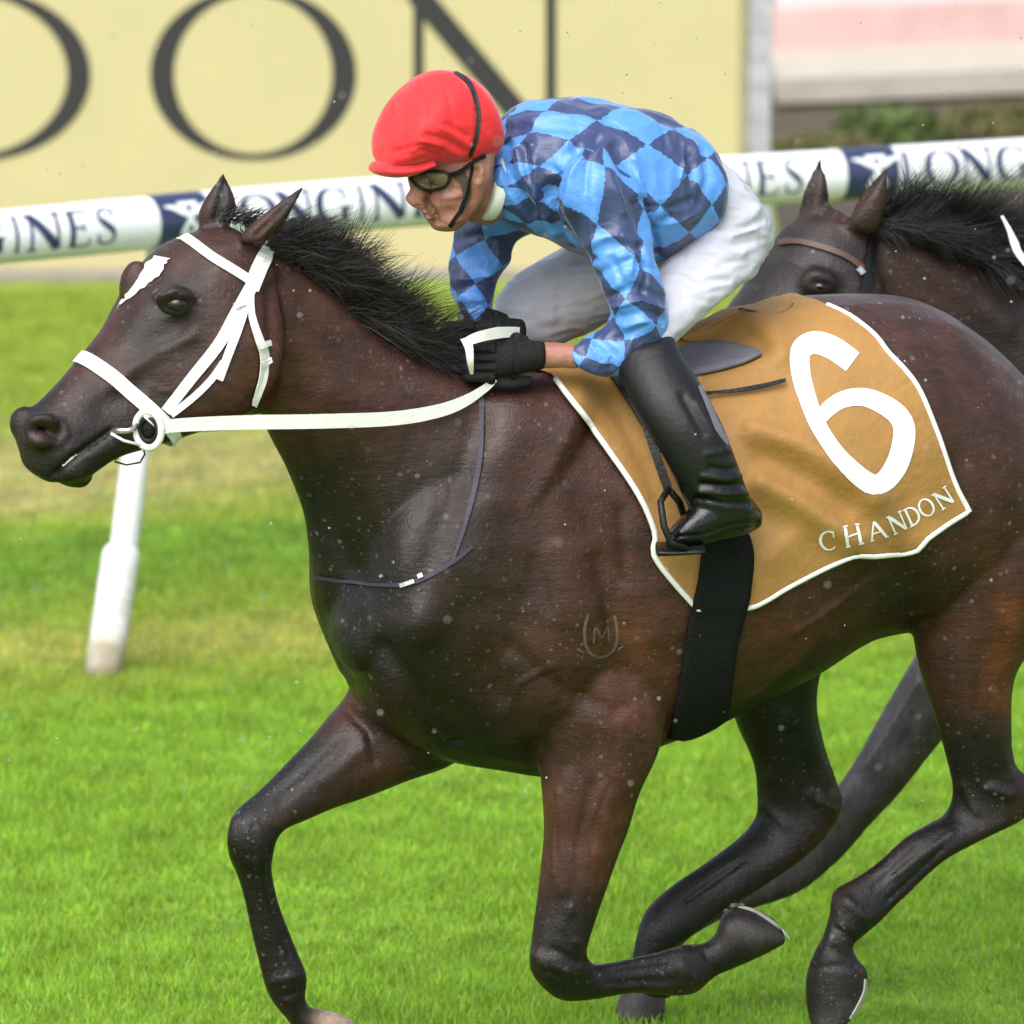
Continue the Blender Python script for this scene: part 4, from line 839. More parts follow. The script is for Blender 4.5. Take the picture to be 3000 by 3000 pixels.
onA([(2497, 1062), (2440, 1022), (2385, 1006), (2345, 1030), (2345, 1090), (2368, 1175), (2404, 1262), (2468, 1350), (2560, 1420), (2622, 1368), (2648, 1268), (2622, 1210), (2545, 1168), (2480, 1168), (2430, 1195), (2392, 1240)], [66, 68, 66, 62, 56, 50, 48, 48, 58, 66, 64, 60, 54, 50, 46, 36], 'number', M['cloth_white'], sc_root, .0042, 0, 6, 10, bvC)
for ch, cx, cy, ang, wd, hh in (('C', 2426, 1582, -8, 54, 56), ('H', 2496, 1568, -12, 56, 58), ('A', 2566, 1552, -16, 56, 54), ('N', 2626, 1530, -24, 50, 56), ('D', 2672, 1510, -26, 44, 54), ('O', 2712, 1486, -30, 44, 52), ('N', 2762, 1458, -34, 52, 54)):
    ca, sa = math.cos(R(ang)), math.sin(R(ang))
    def fm(Q, l, cx=cx, cy=cy, wd=wd, hh=hh, ca=ca, sa=sa):
        x = (Q[:, 0] - .5) * wd; y = -(Q[:, 1] - .5) * hh; return [cast(bvC, cx + a * ca - b * sa, cy + a * sa + b * ca, .0042 + l) for a, b in zip(x, y)]
    letter(glyph(ch, .17, .075), fm, 'letter', M['cloth_white'], sc_root, .12, .0006)

# ---- saddle: seat, grey panel, flap, girth, stirrup leathers and irons
sad = empty('saddle', tuple(P(1950, 1050, .07)), 'small black racing saddle with wide black girth under the jockey', 'saddle')
bvBC = bvh_of(bodyA, cl)
V, F = loft([(1780, 1035, 1790, 1085, float(hy(1785)), .10), (1880, 1012, 1890, 1070, float(hy(1890)), .13), (1950, 1010, 1960, 1050, float(hy(1970)), .11)], LAT); mesh_obj('seat', V, F, M['black_leather'], sad)
decal(bvBC, [(1985, 1035, 1985, 1130), (2040, 1015, 2030, 1108), (2110, 1010, 2110, 1090), (2180, 1025, 2180, 1070), (2232, 1040, 2232, 1046)], .018, 'panel', M['saddle_grey'], sad).modifiers.new('t', 'SOLIDIFY').thickness = .008
decal(bvBC, [(1770, 1100, 1990, 1070), (1830, 1180, 1990, 1160), (1880, 1260, 2010, 1250), (1930, 1330, 2020, 1330)], .020, 'flap', M['black_leather'], sad).modifiers.new('t', 'SOLIDIFY').thickness = .005
onA([(2050, 1154), (2140, 1150), (2220, 1138), (2300, 1116)], [10, 11, 12, 9], 'strap', M['black_leather'], sad, .014, .004, bv=bvBC)
def cast2(bv, px, py, off):
    d = Vector(ray(px, py)); d.normalize(); hit, nrm, idx, dist = bv.ray_cast(Vector(CAM), d)
    if hit is None:
        q = Vector(P(px, py, float(hy(px)))); hit, nrm, idx, dist = bv.find_nearest(q)
        n2 = (q - hit); return np.array(hit + (n2.normalized() if n2.length > 1e-4 else nrm) * off)
    return np.array(hit - d * off * .6 + (nrm if nrm.dot(d) < 0 else -nrm) * off * .5)
gpx, gw = densify(catmull([(2132, 1555), (2128, 1640), (2118, 1730), (2092, 1830), (2075, 1930), (2060, 2040), (2048, 2120), (2042, 2165)], 4), np.interp(np.linspace(0, 1, 29), [0, .1, .3, .6, 1], [110, 150, 158, 150, 165]), 14)
Q, F = ribbon(gpx, gw, 8); Vn = np.array([cast2(bvBC, x, y, .010) for x, y in Q]); Vf = plane_mirror(Vn); m0 = len(Vn); rows = m0 // 9
F = F + [[f[3] + m0, f[2] + m0, f[1] + m0, f[0] + m0] for f in F] + [[(rows - 1) * 9 + k, (rows - 1) * 9 + k + 1, m0 + (rows - 1) * 9 + k + 1, m0 + (rows - 1) * 9 + k] for k in range(8)]
gi = mesh_obj('girth', np.concatenate([Vn, Vf]), F, M['black_web'], sad); gs = gi.modifiers.new('t', 'SOLIDIFY'); gs.thickness = .008; gs.offset = 0
for k in (0,):
    SY = near(1960, .40)
    strap3([P(1850, 1090, near(1850, .30)), P(1880, 1200, near(1880, .34)), P(1925, 1340, near(1925, .38)), P(1960, 1440, SY)], [.018] * 4, 'stirrup_leather', M['black_leather'], sad, up=(1, 0, .3))
    V, F = tube([P(x, y, SY + dy) for x, y, dy in ((1958, 1432, 0), (1935, 1470, -.035), (1945, 1540, -.055), (1965, 1590, -.055), (2010, 1606, -.05))], .007, 8); mesh_obj('stirrup_iron', V, F, M['black_leather'], sad)
    V, F = tube([P(x, y, SY + dy) for x, y, dy in ((1958, 1432, 0), (1990, 1470, .035), (2010, 1530, .055), (2015, 1590, .055), (2010, 1606, .03))], .007, 8); mesh_obj('stirrup_iron', V, F, M['black_leather'], sad)
    V, F = loft([(1925, 1592, 1928, 1625, SY, .05), (1980, 1592, 1985, 1622, SY, .055), (2060, 1590, 2062, 1616, SY, .055)], None); mesh_obj('stirrup_tread', V, F, M['black_leather'], sad)

# ================================================================== THE JOCKEY
from mathutils.kdtree import KDTree
jock = empty('person', tuple(P(2000, 1200, .05)), 'jockey in blue diamond silks, red cap and white breeches crouching over the gold saddle cloth', 'person')
def jy(x): return float(hy(x))
torso = [(1440, 420, 1425, 625, jy(1440), .075), (1500, 335, 1510, 665, jy(1500), .14), (1590, 298, 1620, 712, jy(1600), .185, 2.2), (1720, 286, 1750, 765, jy(1730), .20, 2.3), (1850, 306, 1880, 770, jy(1860), .20, 2.3), (1965, 345, 1945, 738, jy(1955), .185, 2.2),
         (2030, 392, 1990, 705, jy(2010), .175, 2.2), (2055, 450, 2020, 660, jy(2040), .15), (2068, 510, 2050, 610, jy(2060), .10)]
arm = [(1560, 520, 1800, 400, near(1690, .13), .085), (1625, 600, 1870, 520, near(1730, .17), .085), (1690, 700, 1905, 660, near(1790, .20), .078), (1735, 790, 1932, 775, near(1830, .23), .075), (1762, 865, 1956, 862, near(1860, .25), .074), (1790, 915, 1966, 940, near(1880, .26), .070),
       (1778, 945, 1945, 1020, near(1870, .255), .062), (1745, 968, 1880, 1072, near(1815, .245), .056), (1708, 985, 1800, 1104, near(1755, .235), .050), (1682, 1003, 1728, 1096, near(1705, .225), .042), (1668, 1010, 1698, 1086, near(1680, .22), .036)]
farm = [(1420, 560, 1620, 640, near(1500, -.14), .08), (1338, 650, 1515, 715, near(1430, -.17), .07), (1320, 735, 1495, 775, near(1410, -.17), .062), (1318, 800, 1470, 835, near(1395, -.16), .055), (1325, 870, 1452, 895, near(1390, -.14), .05), (1345, 930, 1440, 940, near(1390, -.13), .042), (1360, 965, 1432, 968, near(1395, -.12), .036)]
J = [loft(torso, LAT, K=72, sub=10, raw=True), loft(arm, None, K=56, sub=8, raw=True), loft(farm, None, K=56, sub=8, raw=True)]
meJ = remesh([(a, b) for a, b, _, _ in J], .005, 4, .5)
sculpt(meJ, [([(1690, 430), (1640, 480), (1615, 560), (1630, 640)], 11, -12), ([(1715, 440), (1665, 520), (1665, 620)], 11, 9), ([(1750, 400), (1720, 470), (1715, 560)], 10, -7), ([(1510, 440), (1535, 520), (1590, 600), (1650, 660)], 9, 8), ([(1470, 470), (1500, 560), (1560, 640)], 9, -9), ([(1590, 660), (1680, 730), (1740, 760)], 9, -8),
    ([(1860, 470), (1880, 560), (1930, 620)], 10, 7), ([(1900, 600), (1960, 610), (2030, 590)], 9, -6), ([(1930, 660), (2000, 650), (2050, 620)], 9, 6), ([(1990, 370), (2010, 450), (2000, 520)], 8, 6), ([(1930, 350), (1960, 430)], 9, -5), ([(1600, 320), (1700, 330), (1800, 360), (1900, 420)], 9, -4), ([(1830, 690), (1860, 740), (1850, 800)], 8, 6), ([(1880, 720), (1900, 790), (1890, 850)], 8, -7), ([(1790, 760), (1830, 830)], 8, -6), ([(1620, 500), (1600, 600), (1650, 700)], 20, -16), ([(1570, 470), (1560, 580), (1620, 690)], 16, 9), ([(1660, 420), (1680, 520), (1690, 620)], 15, 7), ([(1480, 420), (1500, 520), (1540, 620), (1600, 690)], 15, -14), ([(1530, 430), (1560, 560)], 12, -9),
    ([(1810, 430), (1850, 560), (1890, 660)], 22, -11), ([(1790, 500), (1830, 620)], 14, 6), ([(1880, 590), (1910, 680), (1930, 760)], 14, -12), ([(1960, 640), (1900, 680)], 16, -10), ([(1470, 380), (1570, 370), (1700, 380)], 12, -6), ([(1500, 350), (1620, 335), (1760, 340)], 12, 5),
    ([(1990, 400), (2030, 480), (2030, 580)], 13, -8), ([(2060, 440), (2075, 520), (2050, 600)], 12, -7), ([(2010, 380), (2050, 460)], 12, 6), ([(1830, 330), (1950, 390), (2040, 440)], 20, 5),
    ([(1760, 800), (1850, 760), (1920, 790)], 13, -7), ([(1770, 870), (1860, 840), (1940, 870)], 12, -8), ([(1800, 900), (1880, 880), (1950, 905)], 9, 7), ([(1820, 930), (1890, 915), (1955, 935)], 8, -7), ([(1830, 955), (1900, 940)], 8, 6), ([(1810, 990), (1880, 960)], 9, -7), ([(1760, 1000), (1800, 1040), (1790, 1080)], 9, -6), ([(1730, 1010), (1760, 1070)], 8, 5), ([(1700, 1020), (1730, 1080)], 8, -5), ([(1850, 1000), (1830, 1050)], 9, 5), ([(1700, 720), (1800, 690)], 16, 6), ([(1780, 720), (1880, 720)], 14, -6),
    ([(1330, 700), (1400, 690), (1480, 720)], 12, -6), ([(1330, 850), (1400, 835), (1460, 860)], 10, -7), ([(1340, 820), (1440, 810)], 9, 6), ([(1345, 900), (1430, 895)], 9, -6)])
VJ = co(meJ); setco(meJ, VJ + nor(meJ) * (vnoise(VJ, 11., 2) * .008 + np.abs(vnoise(VJ * [1, 1, .6], 19., 5)) * -.010)[:, None])
def carry(me, J, cells):
    """diamond coordinates of the cut cloth, carried from each tube to the finished garment"""
    V = co(me); nv = len(V); D = np.zeros((len(J), nv)); UV = np.zeros((len(J), nv, 2))
    for k, j in enumerate(J):
        kd = KDTree(len(j[0])); [kd.insert(Vector(p), i) for i, p in enumerate(j[0])]; kd.balance()
        uv = np.stack([j[2] * cells[k][0] + cells[k][2], np.where(j[3] < 1.5 * math.pi, j[3], j[3] - 2 * math.pi) / (2 * math.pi) * cells[k][1] + cells[k][3]], 1)
        for i, v in enumerate(V):
            r = kd.find_n(Vector(v), 5); ref = uv[r[0][1]]; acc = np.zeros(2); ws = 0
            for q, idx, d in r:
                if abs(uv[idx][1] - ref[1]) < .8: wg = 1 / (d + .002); acc += uv[idx] * wg; ws += wg
            UV[k, i] = acc / ws; D[k, i] = r[0][2]
    E = np.empty(len(me.edges) * 2, np.int32); me.edges.foreach_get('vertices', E); E = E.reshape(-1, 2)
    deg = np.bincount(E.ravel(), minlength=nv).astype(float)
    for _ in range(25):
        for k in range(len(J)):
            sm_ = np.bincount(E[:, 0], D[k][E[:, 1]], nv) + np.bincount(E[:, 1], D[k][E[:, 0]], nv); D[k] = .5 * D[k] + .5 * sm_ / deg
    li = np.empty(len(me.loops), np.int32); me.loops.foreach_get('vertex_index', li); out = np.zeros((len(li), 3), np.float32)
    for p in me.polygons:
        vs = list(p.vertices); k = int(np.argmin(D[:, vs].sum(1)))
        for l, v in zip(p.loop_indices, vs): out[l, :2] = UV[k, v]
    at = me.attributes.new('uvp', 'FLOAT_VECTOR', 'CORNER'); at.data.foreach_set('vector', out.ravel())
carry(meJ, J, [(5.0, 9., .3, .1), (4.6, 3.7, .15, .25), (3.6, 3.2, .2, .2)])
put(meJ, 'jacket', M['silks'], jock)
# breeches
pel = [(1950, 480, 1950, 760, jy(1950), .12), (2070, 455, 2050, 800, jy(2060), .155), (2140, 505, 2120, 810, jy(2130), .16), (2195, 580, 2175, 770, jy(2190), .13)]
nth = [(2050, 560, 2250, 640, near(2160, .07), .10), (2000, 660, 2240, 770, near(2120, .10), .10), (1945, 760, 2160, 850, near(2050, .15), .092), (1890, 850, 2060, 930, near(1970, .20), .08), (1840, 930, 1988, 1000, near(1910, .24), .066), (1815, 985, 1965, 1040, near(1880, .26), .056)]
fth = [(1990, 520, 2120, 700, near(2050, -.10), .10), (1800, 640, 1920, 840, near(1850, -.16), .10), (1640, 725, 1770, 950, near(1700, -.20), .095), (1520, 800, 1650, 1010, near(1590, -.22), .085), (1455, 865, 1580, 1030, near(1520, -.23), .07), (1445, 930, 1540, 1050, near(1495, -.24), .058)]
meB = remesh([loft(pel, LAT), loft(nth), loft(fth)], .006, 5)
sculpt(meB, [([(2240, 640), (2180, 670), (2100, 660)], 9, -6), ([(2230, 700), (2150, 720), (2080, 700)], 9, -6), ([(2220, 670), (2150, 690)], 8, 5), ([(2200, 760), (2120, 770), (2050, 740)], 9, -5), ([(2180, 740), (2080, 735)], 8, 5), ([(2140, 820), (2060, 820), (2000, 790)], 9, -5), ([(2060, 880), (2000, 870)], 9, -4), ([(2150, 560), (2200, 600)], 14, -5), ([(2120, 600), (2220, 610)], 9, 4),
    ([(1700, 760), (1640, 850), (1640, 960)], 16, -5), ([(1600, 800), (1560, 900)], 18, 4), ([(1480, 920), (1560, 940)], 10, -4)])
VB = co(meB); setco(meB, VB + nor(meB) * (vnoise(VB, 14., 4) * .004 - np.abs(vnoise(VB * [.7, 1, 2.0], 20., 6)) * .009)[:, None])
put(meB, 'breeches', M['breeches'], jock)
# boots
def boot(rows_leg, rows_foot, name='boot'):
    me = remesh([loft(rows_leg), loft(rows_foot)], .005, 4); return me
BY = lambda x, o: near(x, o)
meL = boot([(1800, 1030, 1975, 990, BY(1880, .27), .058), (1812, 1095, 2005, 1050, BY(1910, .31), .060), (1850, 1180, 2062, 1140, BY(1955, .36), .062), (1900, 1265, 2112, 1235, BY(2005, .40), .058), (1950, 1350, 2150, 1330, BY(2050, .42), .052), (1985, 1425, 2182, 1415, BY(2085, .43), .046), (2012, 1475, 2210, 1490, BY(2110, .43), .044), (2040, 1520, 2215, 1530, BY(2120, .43), .044)],
    [(1952, 1562, 1955, 1592, BY(1955, .40), .03), (2000, 1510, 2000, 1600, BY(2000, .41), .042), (2060, 1462, 2060, 1600, BY(2060, .42), .046), (2130, 1440, 2130, 1582, BY(2130, .43), .042), (2190, 1450, 2190, 1565, BY(2190, .43), .036), (2226, 1490, 2226, 1545, BY(2226, .43), .026)])
sculpt(meL, [([(2080, 1370), (2130, 1378), (2160, 1368)], 7, -7), ([(2060, 1395), (2130, 1405), (2175, 1392)], 7, 6), ([(2050, 1418), (2120, 1425), (2180, 1420)], 6, -7), ([(2050, 1440), (2130, 1448), (2190, 1445)], 7, 6), ([(2040, 1462), (2120, 1474), (2195, 1475)], 6, -6), ([(2070, 1330), (2140, 1320)], 8, 4), ([(2040, 1180), (2090, 1270), (2120, 1310)], 9, 5), ([(2000, 1160), (2060, 1270)], 12, -5), ([(1960, 1575), (2060, 1568), (2130, 1540), (2220, 1530)], 5, -5)])
bt = put(meL, 'boot', M['patent'], jock)
onA([(2050, 1130), (2082, 1195), (2108, 1255), (2132, 1302)], [10, 22, 26, 8], 'boot_trim', M['saddle_grey'], jock, .002, .002, 3, 8, bvh_of(bt))
off = lambda rows: [(a, b, c, d, Y, w_) for a, b, c, d, Y, w_ in rows]
meR = boot([(1440, 930, 1560, 1010, BY(1500, -.25), .055), (1500, 1080, 1640, 1060, BY(1570, -.31), .058), (1600, 1250, 1760, 1220, BY(1680, -.37), .055), (1690, 1400, 1840, 1390, BY(1760, -.42), .045), (1740, 1470, 1880, 1480, BY(1810, -.43), .042)], [(1660, 1560, 1665, 1590, BY(1660, -.42), .03), (1760, 1465, 1760, 1595, BY(1760, -.43), .045), (1880, 1470, 1880, 1560, BY(1880, -.43), .036)])
put(meR, 'boot', M['patent'], jock)
# head, neck and wrists: skin
def jh(x): return near(x, .02)
face = [(1215, 380, 1440, 360, jh(1320), .070), (1198, 460, 1436, 450, jh(1310), .072), (1206, 520, 1426, 520, jh(1310), .068), (1216, 565, 1410, 565, jh(1310), .060), (1232, 602, 1390, 602, jh(1305), .052), (1252, 638, 1368, 636, jh(1305), .043), (1272, 668, 1340, 664, jh(1305), .030)]
nose = [(1216, 528, 1262, 525, jh(1230) - .012, .014), (1200, 555, 1252, 560, jh(1225) - .012, .0135), (1187, 582, 1246, 592, jh(1222) - .012, .0165), (1206, 604, 1246, 607, jh(1222) - .012, .014)]
nk = [(1330, 560, 1420, 470, jh(1380) + .02, .055), (1360, 640, 1470, 480, jh(1420) + .03, .06), (1420, 660, 1520, 480, jh(1480) + .03, .06)]
wrist = [(1690, 1010, 1690, 1080, near(1690, .22), .026), (1640, 1004, 1645, 1078, near(1640, .205), .025), (1585, 1002, 1588, 1080, near(1588, .19), .026)]
meH = remesh([loft(face, HLAT, n=2.3), loft(nose), loft(nk, LAT), blob(P(1398, 510, jh(1398) - .078), (.018, .013, .028)), blob(P(1300, 652, jh(1300)), (.022, .03, .014)),
              blob(P(1246, 620, jh(1246) - .005), (.009, .024, .006)), blob(P(1258, 635, jh(1258) - .005), (.009, .022, .006))], .0035, 4)
sculpt(meH, [([(1240, 629), (1260, 631), (1276, 634)], 4, -3), ([(1222, 604), (1232, 607)], 5, -5), ([(1250, 590), (1275, 620), (1280, 645)], 9, -4), ([(1290, 585), (1330, 580)], 22, 4), ([(1235, 535), (1280, 540)], 16, -8), ([(1396, 500), (1398, 524)], 8, -7), ([(1384, 486), (1404, 480), (1414, 505)], 5, 4), ([(1325, 615), (1345, 590)], 18, -4), ([(1300, 578), (1345, 572)], 9, 4), ([(1362, 600), (1345, 640), (1310, 662)], 9, 4), ([(1248, 588), (1266, 610), (1276, 640)], 5, -3.5), ([(1290, 590), (1298, 630)], 5, -2), ([(1275, 600), (1330, 600)], 14, 3), ([(1300, 648), (1350, 640)], 8, 3), ([(1270, 648), (1290, 652)], 5, -3), ([(1318, 548), (1345, 556)], 4, -2), ([(1316, 560), (1342, 572)], 4, -2)])
put(remesh([loft(wrist)], .004, 3), 'wrist', M['skin'], jock)
hd = put(meH, 'skin', M['skin'], jock); bvH = bvh_of(hd)
M['hairp'] = M['hair']
onA([(1340, 505), (1362, 535), (1368, 575), (1350, 615)], [34, 30, 24, 14], 'sideburn', M['hair'], jock, .002, .002, 3, 8, bvH)
onA([(1385, 478), (1372, 550), (1352, 615), (1318, 660)], 9, 'chin_strap', M['black_web'], jock, .006, .003, 2, 8, bvH)
# goggles
def lens_mat():
    m, nt, b = mat('olive_lens'); setin(b, Roughness=.05); b.inputs['Base Color'].default_value = (.26, .23, .15, 1); tb = N_(nt, 'ShaderNodeBsdfTransparent'); tb.inputs[0].default_value = (.85, .8, .68, 1); mxs = N_(nt, 'ShaderNodeMixShader'); mxs.inputs[0].default_value = .62; nt.links.new(b.outputs[0], mxs.inputs[1]); nt.links.new(tb.outputs[0], mxs.inputs[2]); nt.links.new(mxs.outputs[0], nt.nodes['Material Output'].inputs[0])
    n = N_(nt, 'ShaderNodeTexNoise'); setin(n, Scale=60.); bp = N_(nt, 'ShaderNodeBump'); setin(bp, Strength=.08); nt.links.new(n.outputs[0], bp.inputs['Height']); nt.links.new(bp.outputs[0], b.inputs['Normal']); return m
M['lens'] = lens_mat()
gog = [(1200, 505), (1240, 492), (1290, 487), (1322, 498), (1322, 530), (1302, 560), (1265, 573), (1228, 568), (1203, 545)]
gl = catmull(gog, 5, True); gc = gl.mean(0); gl = gc + [4, 0] + (gl - gc) * [.84, .70]; rings = []
for f, o_ in ((1., .013), (.7, .018), (.35, .021)): rings.append([cast(bvH, *(gc + (q - gc) * f), o_) for q in gl])
n = len(gl); V = np.concatenate([np.array(r) for r in rings] + [[cast(bvH, gc[0], gc[1], .022)]]); F = [[a * n + i, a * n + (i + 1) % n, (a + 1) * n + (i + 1) % n, (a + 1) * n + i] for a in range(2) for i in range(n)] + [[2 * n + i, 2 * n + (i + 1) % n, 3 * n] for i in range(n)]
mesh_obj('goggle_lens', V, F, M['lens'], jock)
V2, F2 = blob(cast(bvH, 1268, 530, -.006), (.013, .010, .0085), 14); mesh_obj('eye', V2, F2, M['eye'], jock)
onA([(1242, 510), (1275, 503), (1305, 512)], [4, 9, 5], 'eyebrow', M['hair'], jock, .002, .002, 2, 6, bvH)
V, F = tube(np.array(rings[0] + rings[0][:1]), .0034, 8, False); mesh_obj('goggle_frame', V, F, M['black_leather'], jock)
onA([(1318, 512), (1350, 500), (1380, 478), (1420, 455)], 12, 'goggle_strap', M['black_web'], jock, .008, .003, 2, 8, bvH)
# cap
cap = [(1125, 425, 1128, 488, jh(1100), .05), (1150, 345, 1155, 488, jh(1135), .085), (1200, 266, 1208, 482, jh(1190), .10), (1268, 210, 1274, 490, jh(1270), .107), (1335, 210, 1340, 497, jh(1340), .106), (1395, 250, 1388, 488, jh(1395), .095), (1428, 318, 1416, 462, jh(1425), .075), (1440, 360, 1430, 420, jh(1435), .05)]
meC = remesh([loft(cap, HLAT, n=2.15)], .004, 5)
sculpt(meC, [([(1150, 300), (1180, 400), (1190, 470)], 7, -2.5), ([(1230, 240), (1250, 340), (1270, 420)], 8, -2.5), ([(1300, 230), (1320, 320), (1335, 400)], 8, -2.5), ([(1160, 440), (1240, 425), (1300, 440)], 7, -4), ([(1250, 395), (1310, 412), (1360, 440)], 8, -6), ([(1240, 415), (1300, 435), (1350, 455)], 7, 4), ([(1290, 375), (1340, 400), (1375, 430)], 8, 4), ([(1230, 440), (1290, 458)], 7, -4), ([(1310, 365), (1370, 400)], 7, -4), ([(1120, 440), (1200, 455), (1260, 440)], 12, -3), ([(1400, 330), (1430, 380)], 10, -3), ([(1340, 204), (1388, 260), (1402, 340), (1394, 410), (1378, 460)], 8, -4)])
VC = co(meC); setco(meC, VC + nor(meC) * (vnoise(VC, 16., 8) * .003)[:, None])
cp = put(meC, 'cap', M['cap'], jock); bvCap = bvh_of(cp)
onA([(1332, 212), (1372, 242), (1394, 290), (1402, 345), (1394, 410), (1376, 458)], [8, 14, 15, 14, 13, 10], 'cap_band', M['cap_line'], cp, .002, .002, 2, 8, bvCap)
V, F = loft([(1092, 492, 1092, 504, jh(1090), .02), (1112, 476, 1112, 514, jh(1110), .05), (1150, 466, 1150, 518, jh(1150), .07), (1190, 460, 1190, 506, jh(1190), .078), (1225, 452, 1225, 484, jh(1225), .085)], LAT); mesh_obj('peak', V, F, M['cap'], cp)
# collar
V, F = loft([(1420, 480, 1402, 640, near(1412, .0), .064), (1434, 450, 1416, 645, near(1428, .0), .070), (1445, 430, 1432, 645, near(1440, 0), .072)], LAT, cap=.05); mesh_obj('collar', V, F, M['cloth_white'], jock)
# gloved hands: palm, four curled fingers, thumb
def glove(cx, Yh, flip=1):
    parts = [loft([(cx + 108, 1000, cx + 108, 1082, Yh + .005, .027), (cx + 60, 996, cx + 60, 1092, Yh, .030), (cx + 0, 1000, cx, 1104, Yh, .024), (cx - 50, 1006, cx - 50, 1110, Yh, .020), (cx - 80, 1010, cx - 80, 1108, Yh + .004, .016)])]
    for k, (y, r, l) in enumerate(((1022, .0120, 1.0), (1050, .0125, 1.08), (1078, .0120, 1.02), (1104, .0105, .86))):
        pts = [P(cx - 30, y, Yh - .012 * flip), P(cx - 92, y, Yh - .012 * flip), P(cx - 92 - 22 * l, y + 2, Yh + .012 * flip), P(cx - 86, y + 5, Yh + .036 * flip), P(cx - 42, y + 5, Yh + .036 * flip)]
        parts.append(tube(catmull(pts, 4), np.interp(np.linspace(0, 1, 17), [0, .4, 1], [r * 1.05, r, r * .85]), 12))
    parts.append(tube(catmull([P(cx + 60, 1008, Yh + .015 * flip), P(cx + 10, 990, Yh + .012 * flip), P(cx - 40, 988, Yh + .008 * flip), P(cx - 78, 1000, Yh + .004 * flip)], 4), [.016] * 4 + [.0145] * 5 + [.013] * 3 + [.011], 12))
    parts.append(tube(catmull([P(cx - 60, 1120, Yh), P(cx + 20, 1124, Yh + .002), P(cx + 80, 1112, Yh + .004)], 4), [.008, .011, .012, .012, .012, .012, .011, .010, .008], 10))
    me = remesh(parts, .0028, 3)
    sculpt(me, [([(cx + 28, 985), (cx + 26, 1110)], 5, -4), ([(cx + 40, 985), (cx + 38, 1110)], 7, 3), ([(cx + 62, 1012), (cx + 92, 1010)], 6, -5)] + [([(cx - 95, y), (cx - 40, y)], 4, -4) for y in (1036, 1064, 1091)] + [([(cx - 66, y), (cx - 60, y)], 9, 3) for y in (1022, 1050, 1078, 1102)])
    return me
put(glove(1480, HANDY), 'glove', M['glove'], jock)
mg = glove(1480, 0); V = co(mg); V += P(1420, 985, near(1400, -.10)) - P(1480, 1050, 0); setco(mg, V); put(mg, 'glove', M['glove'], jock)

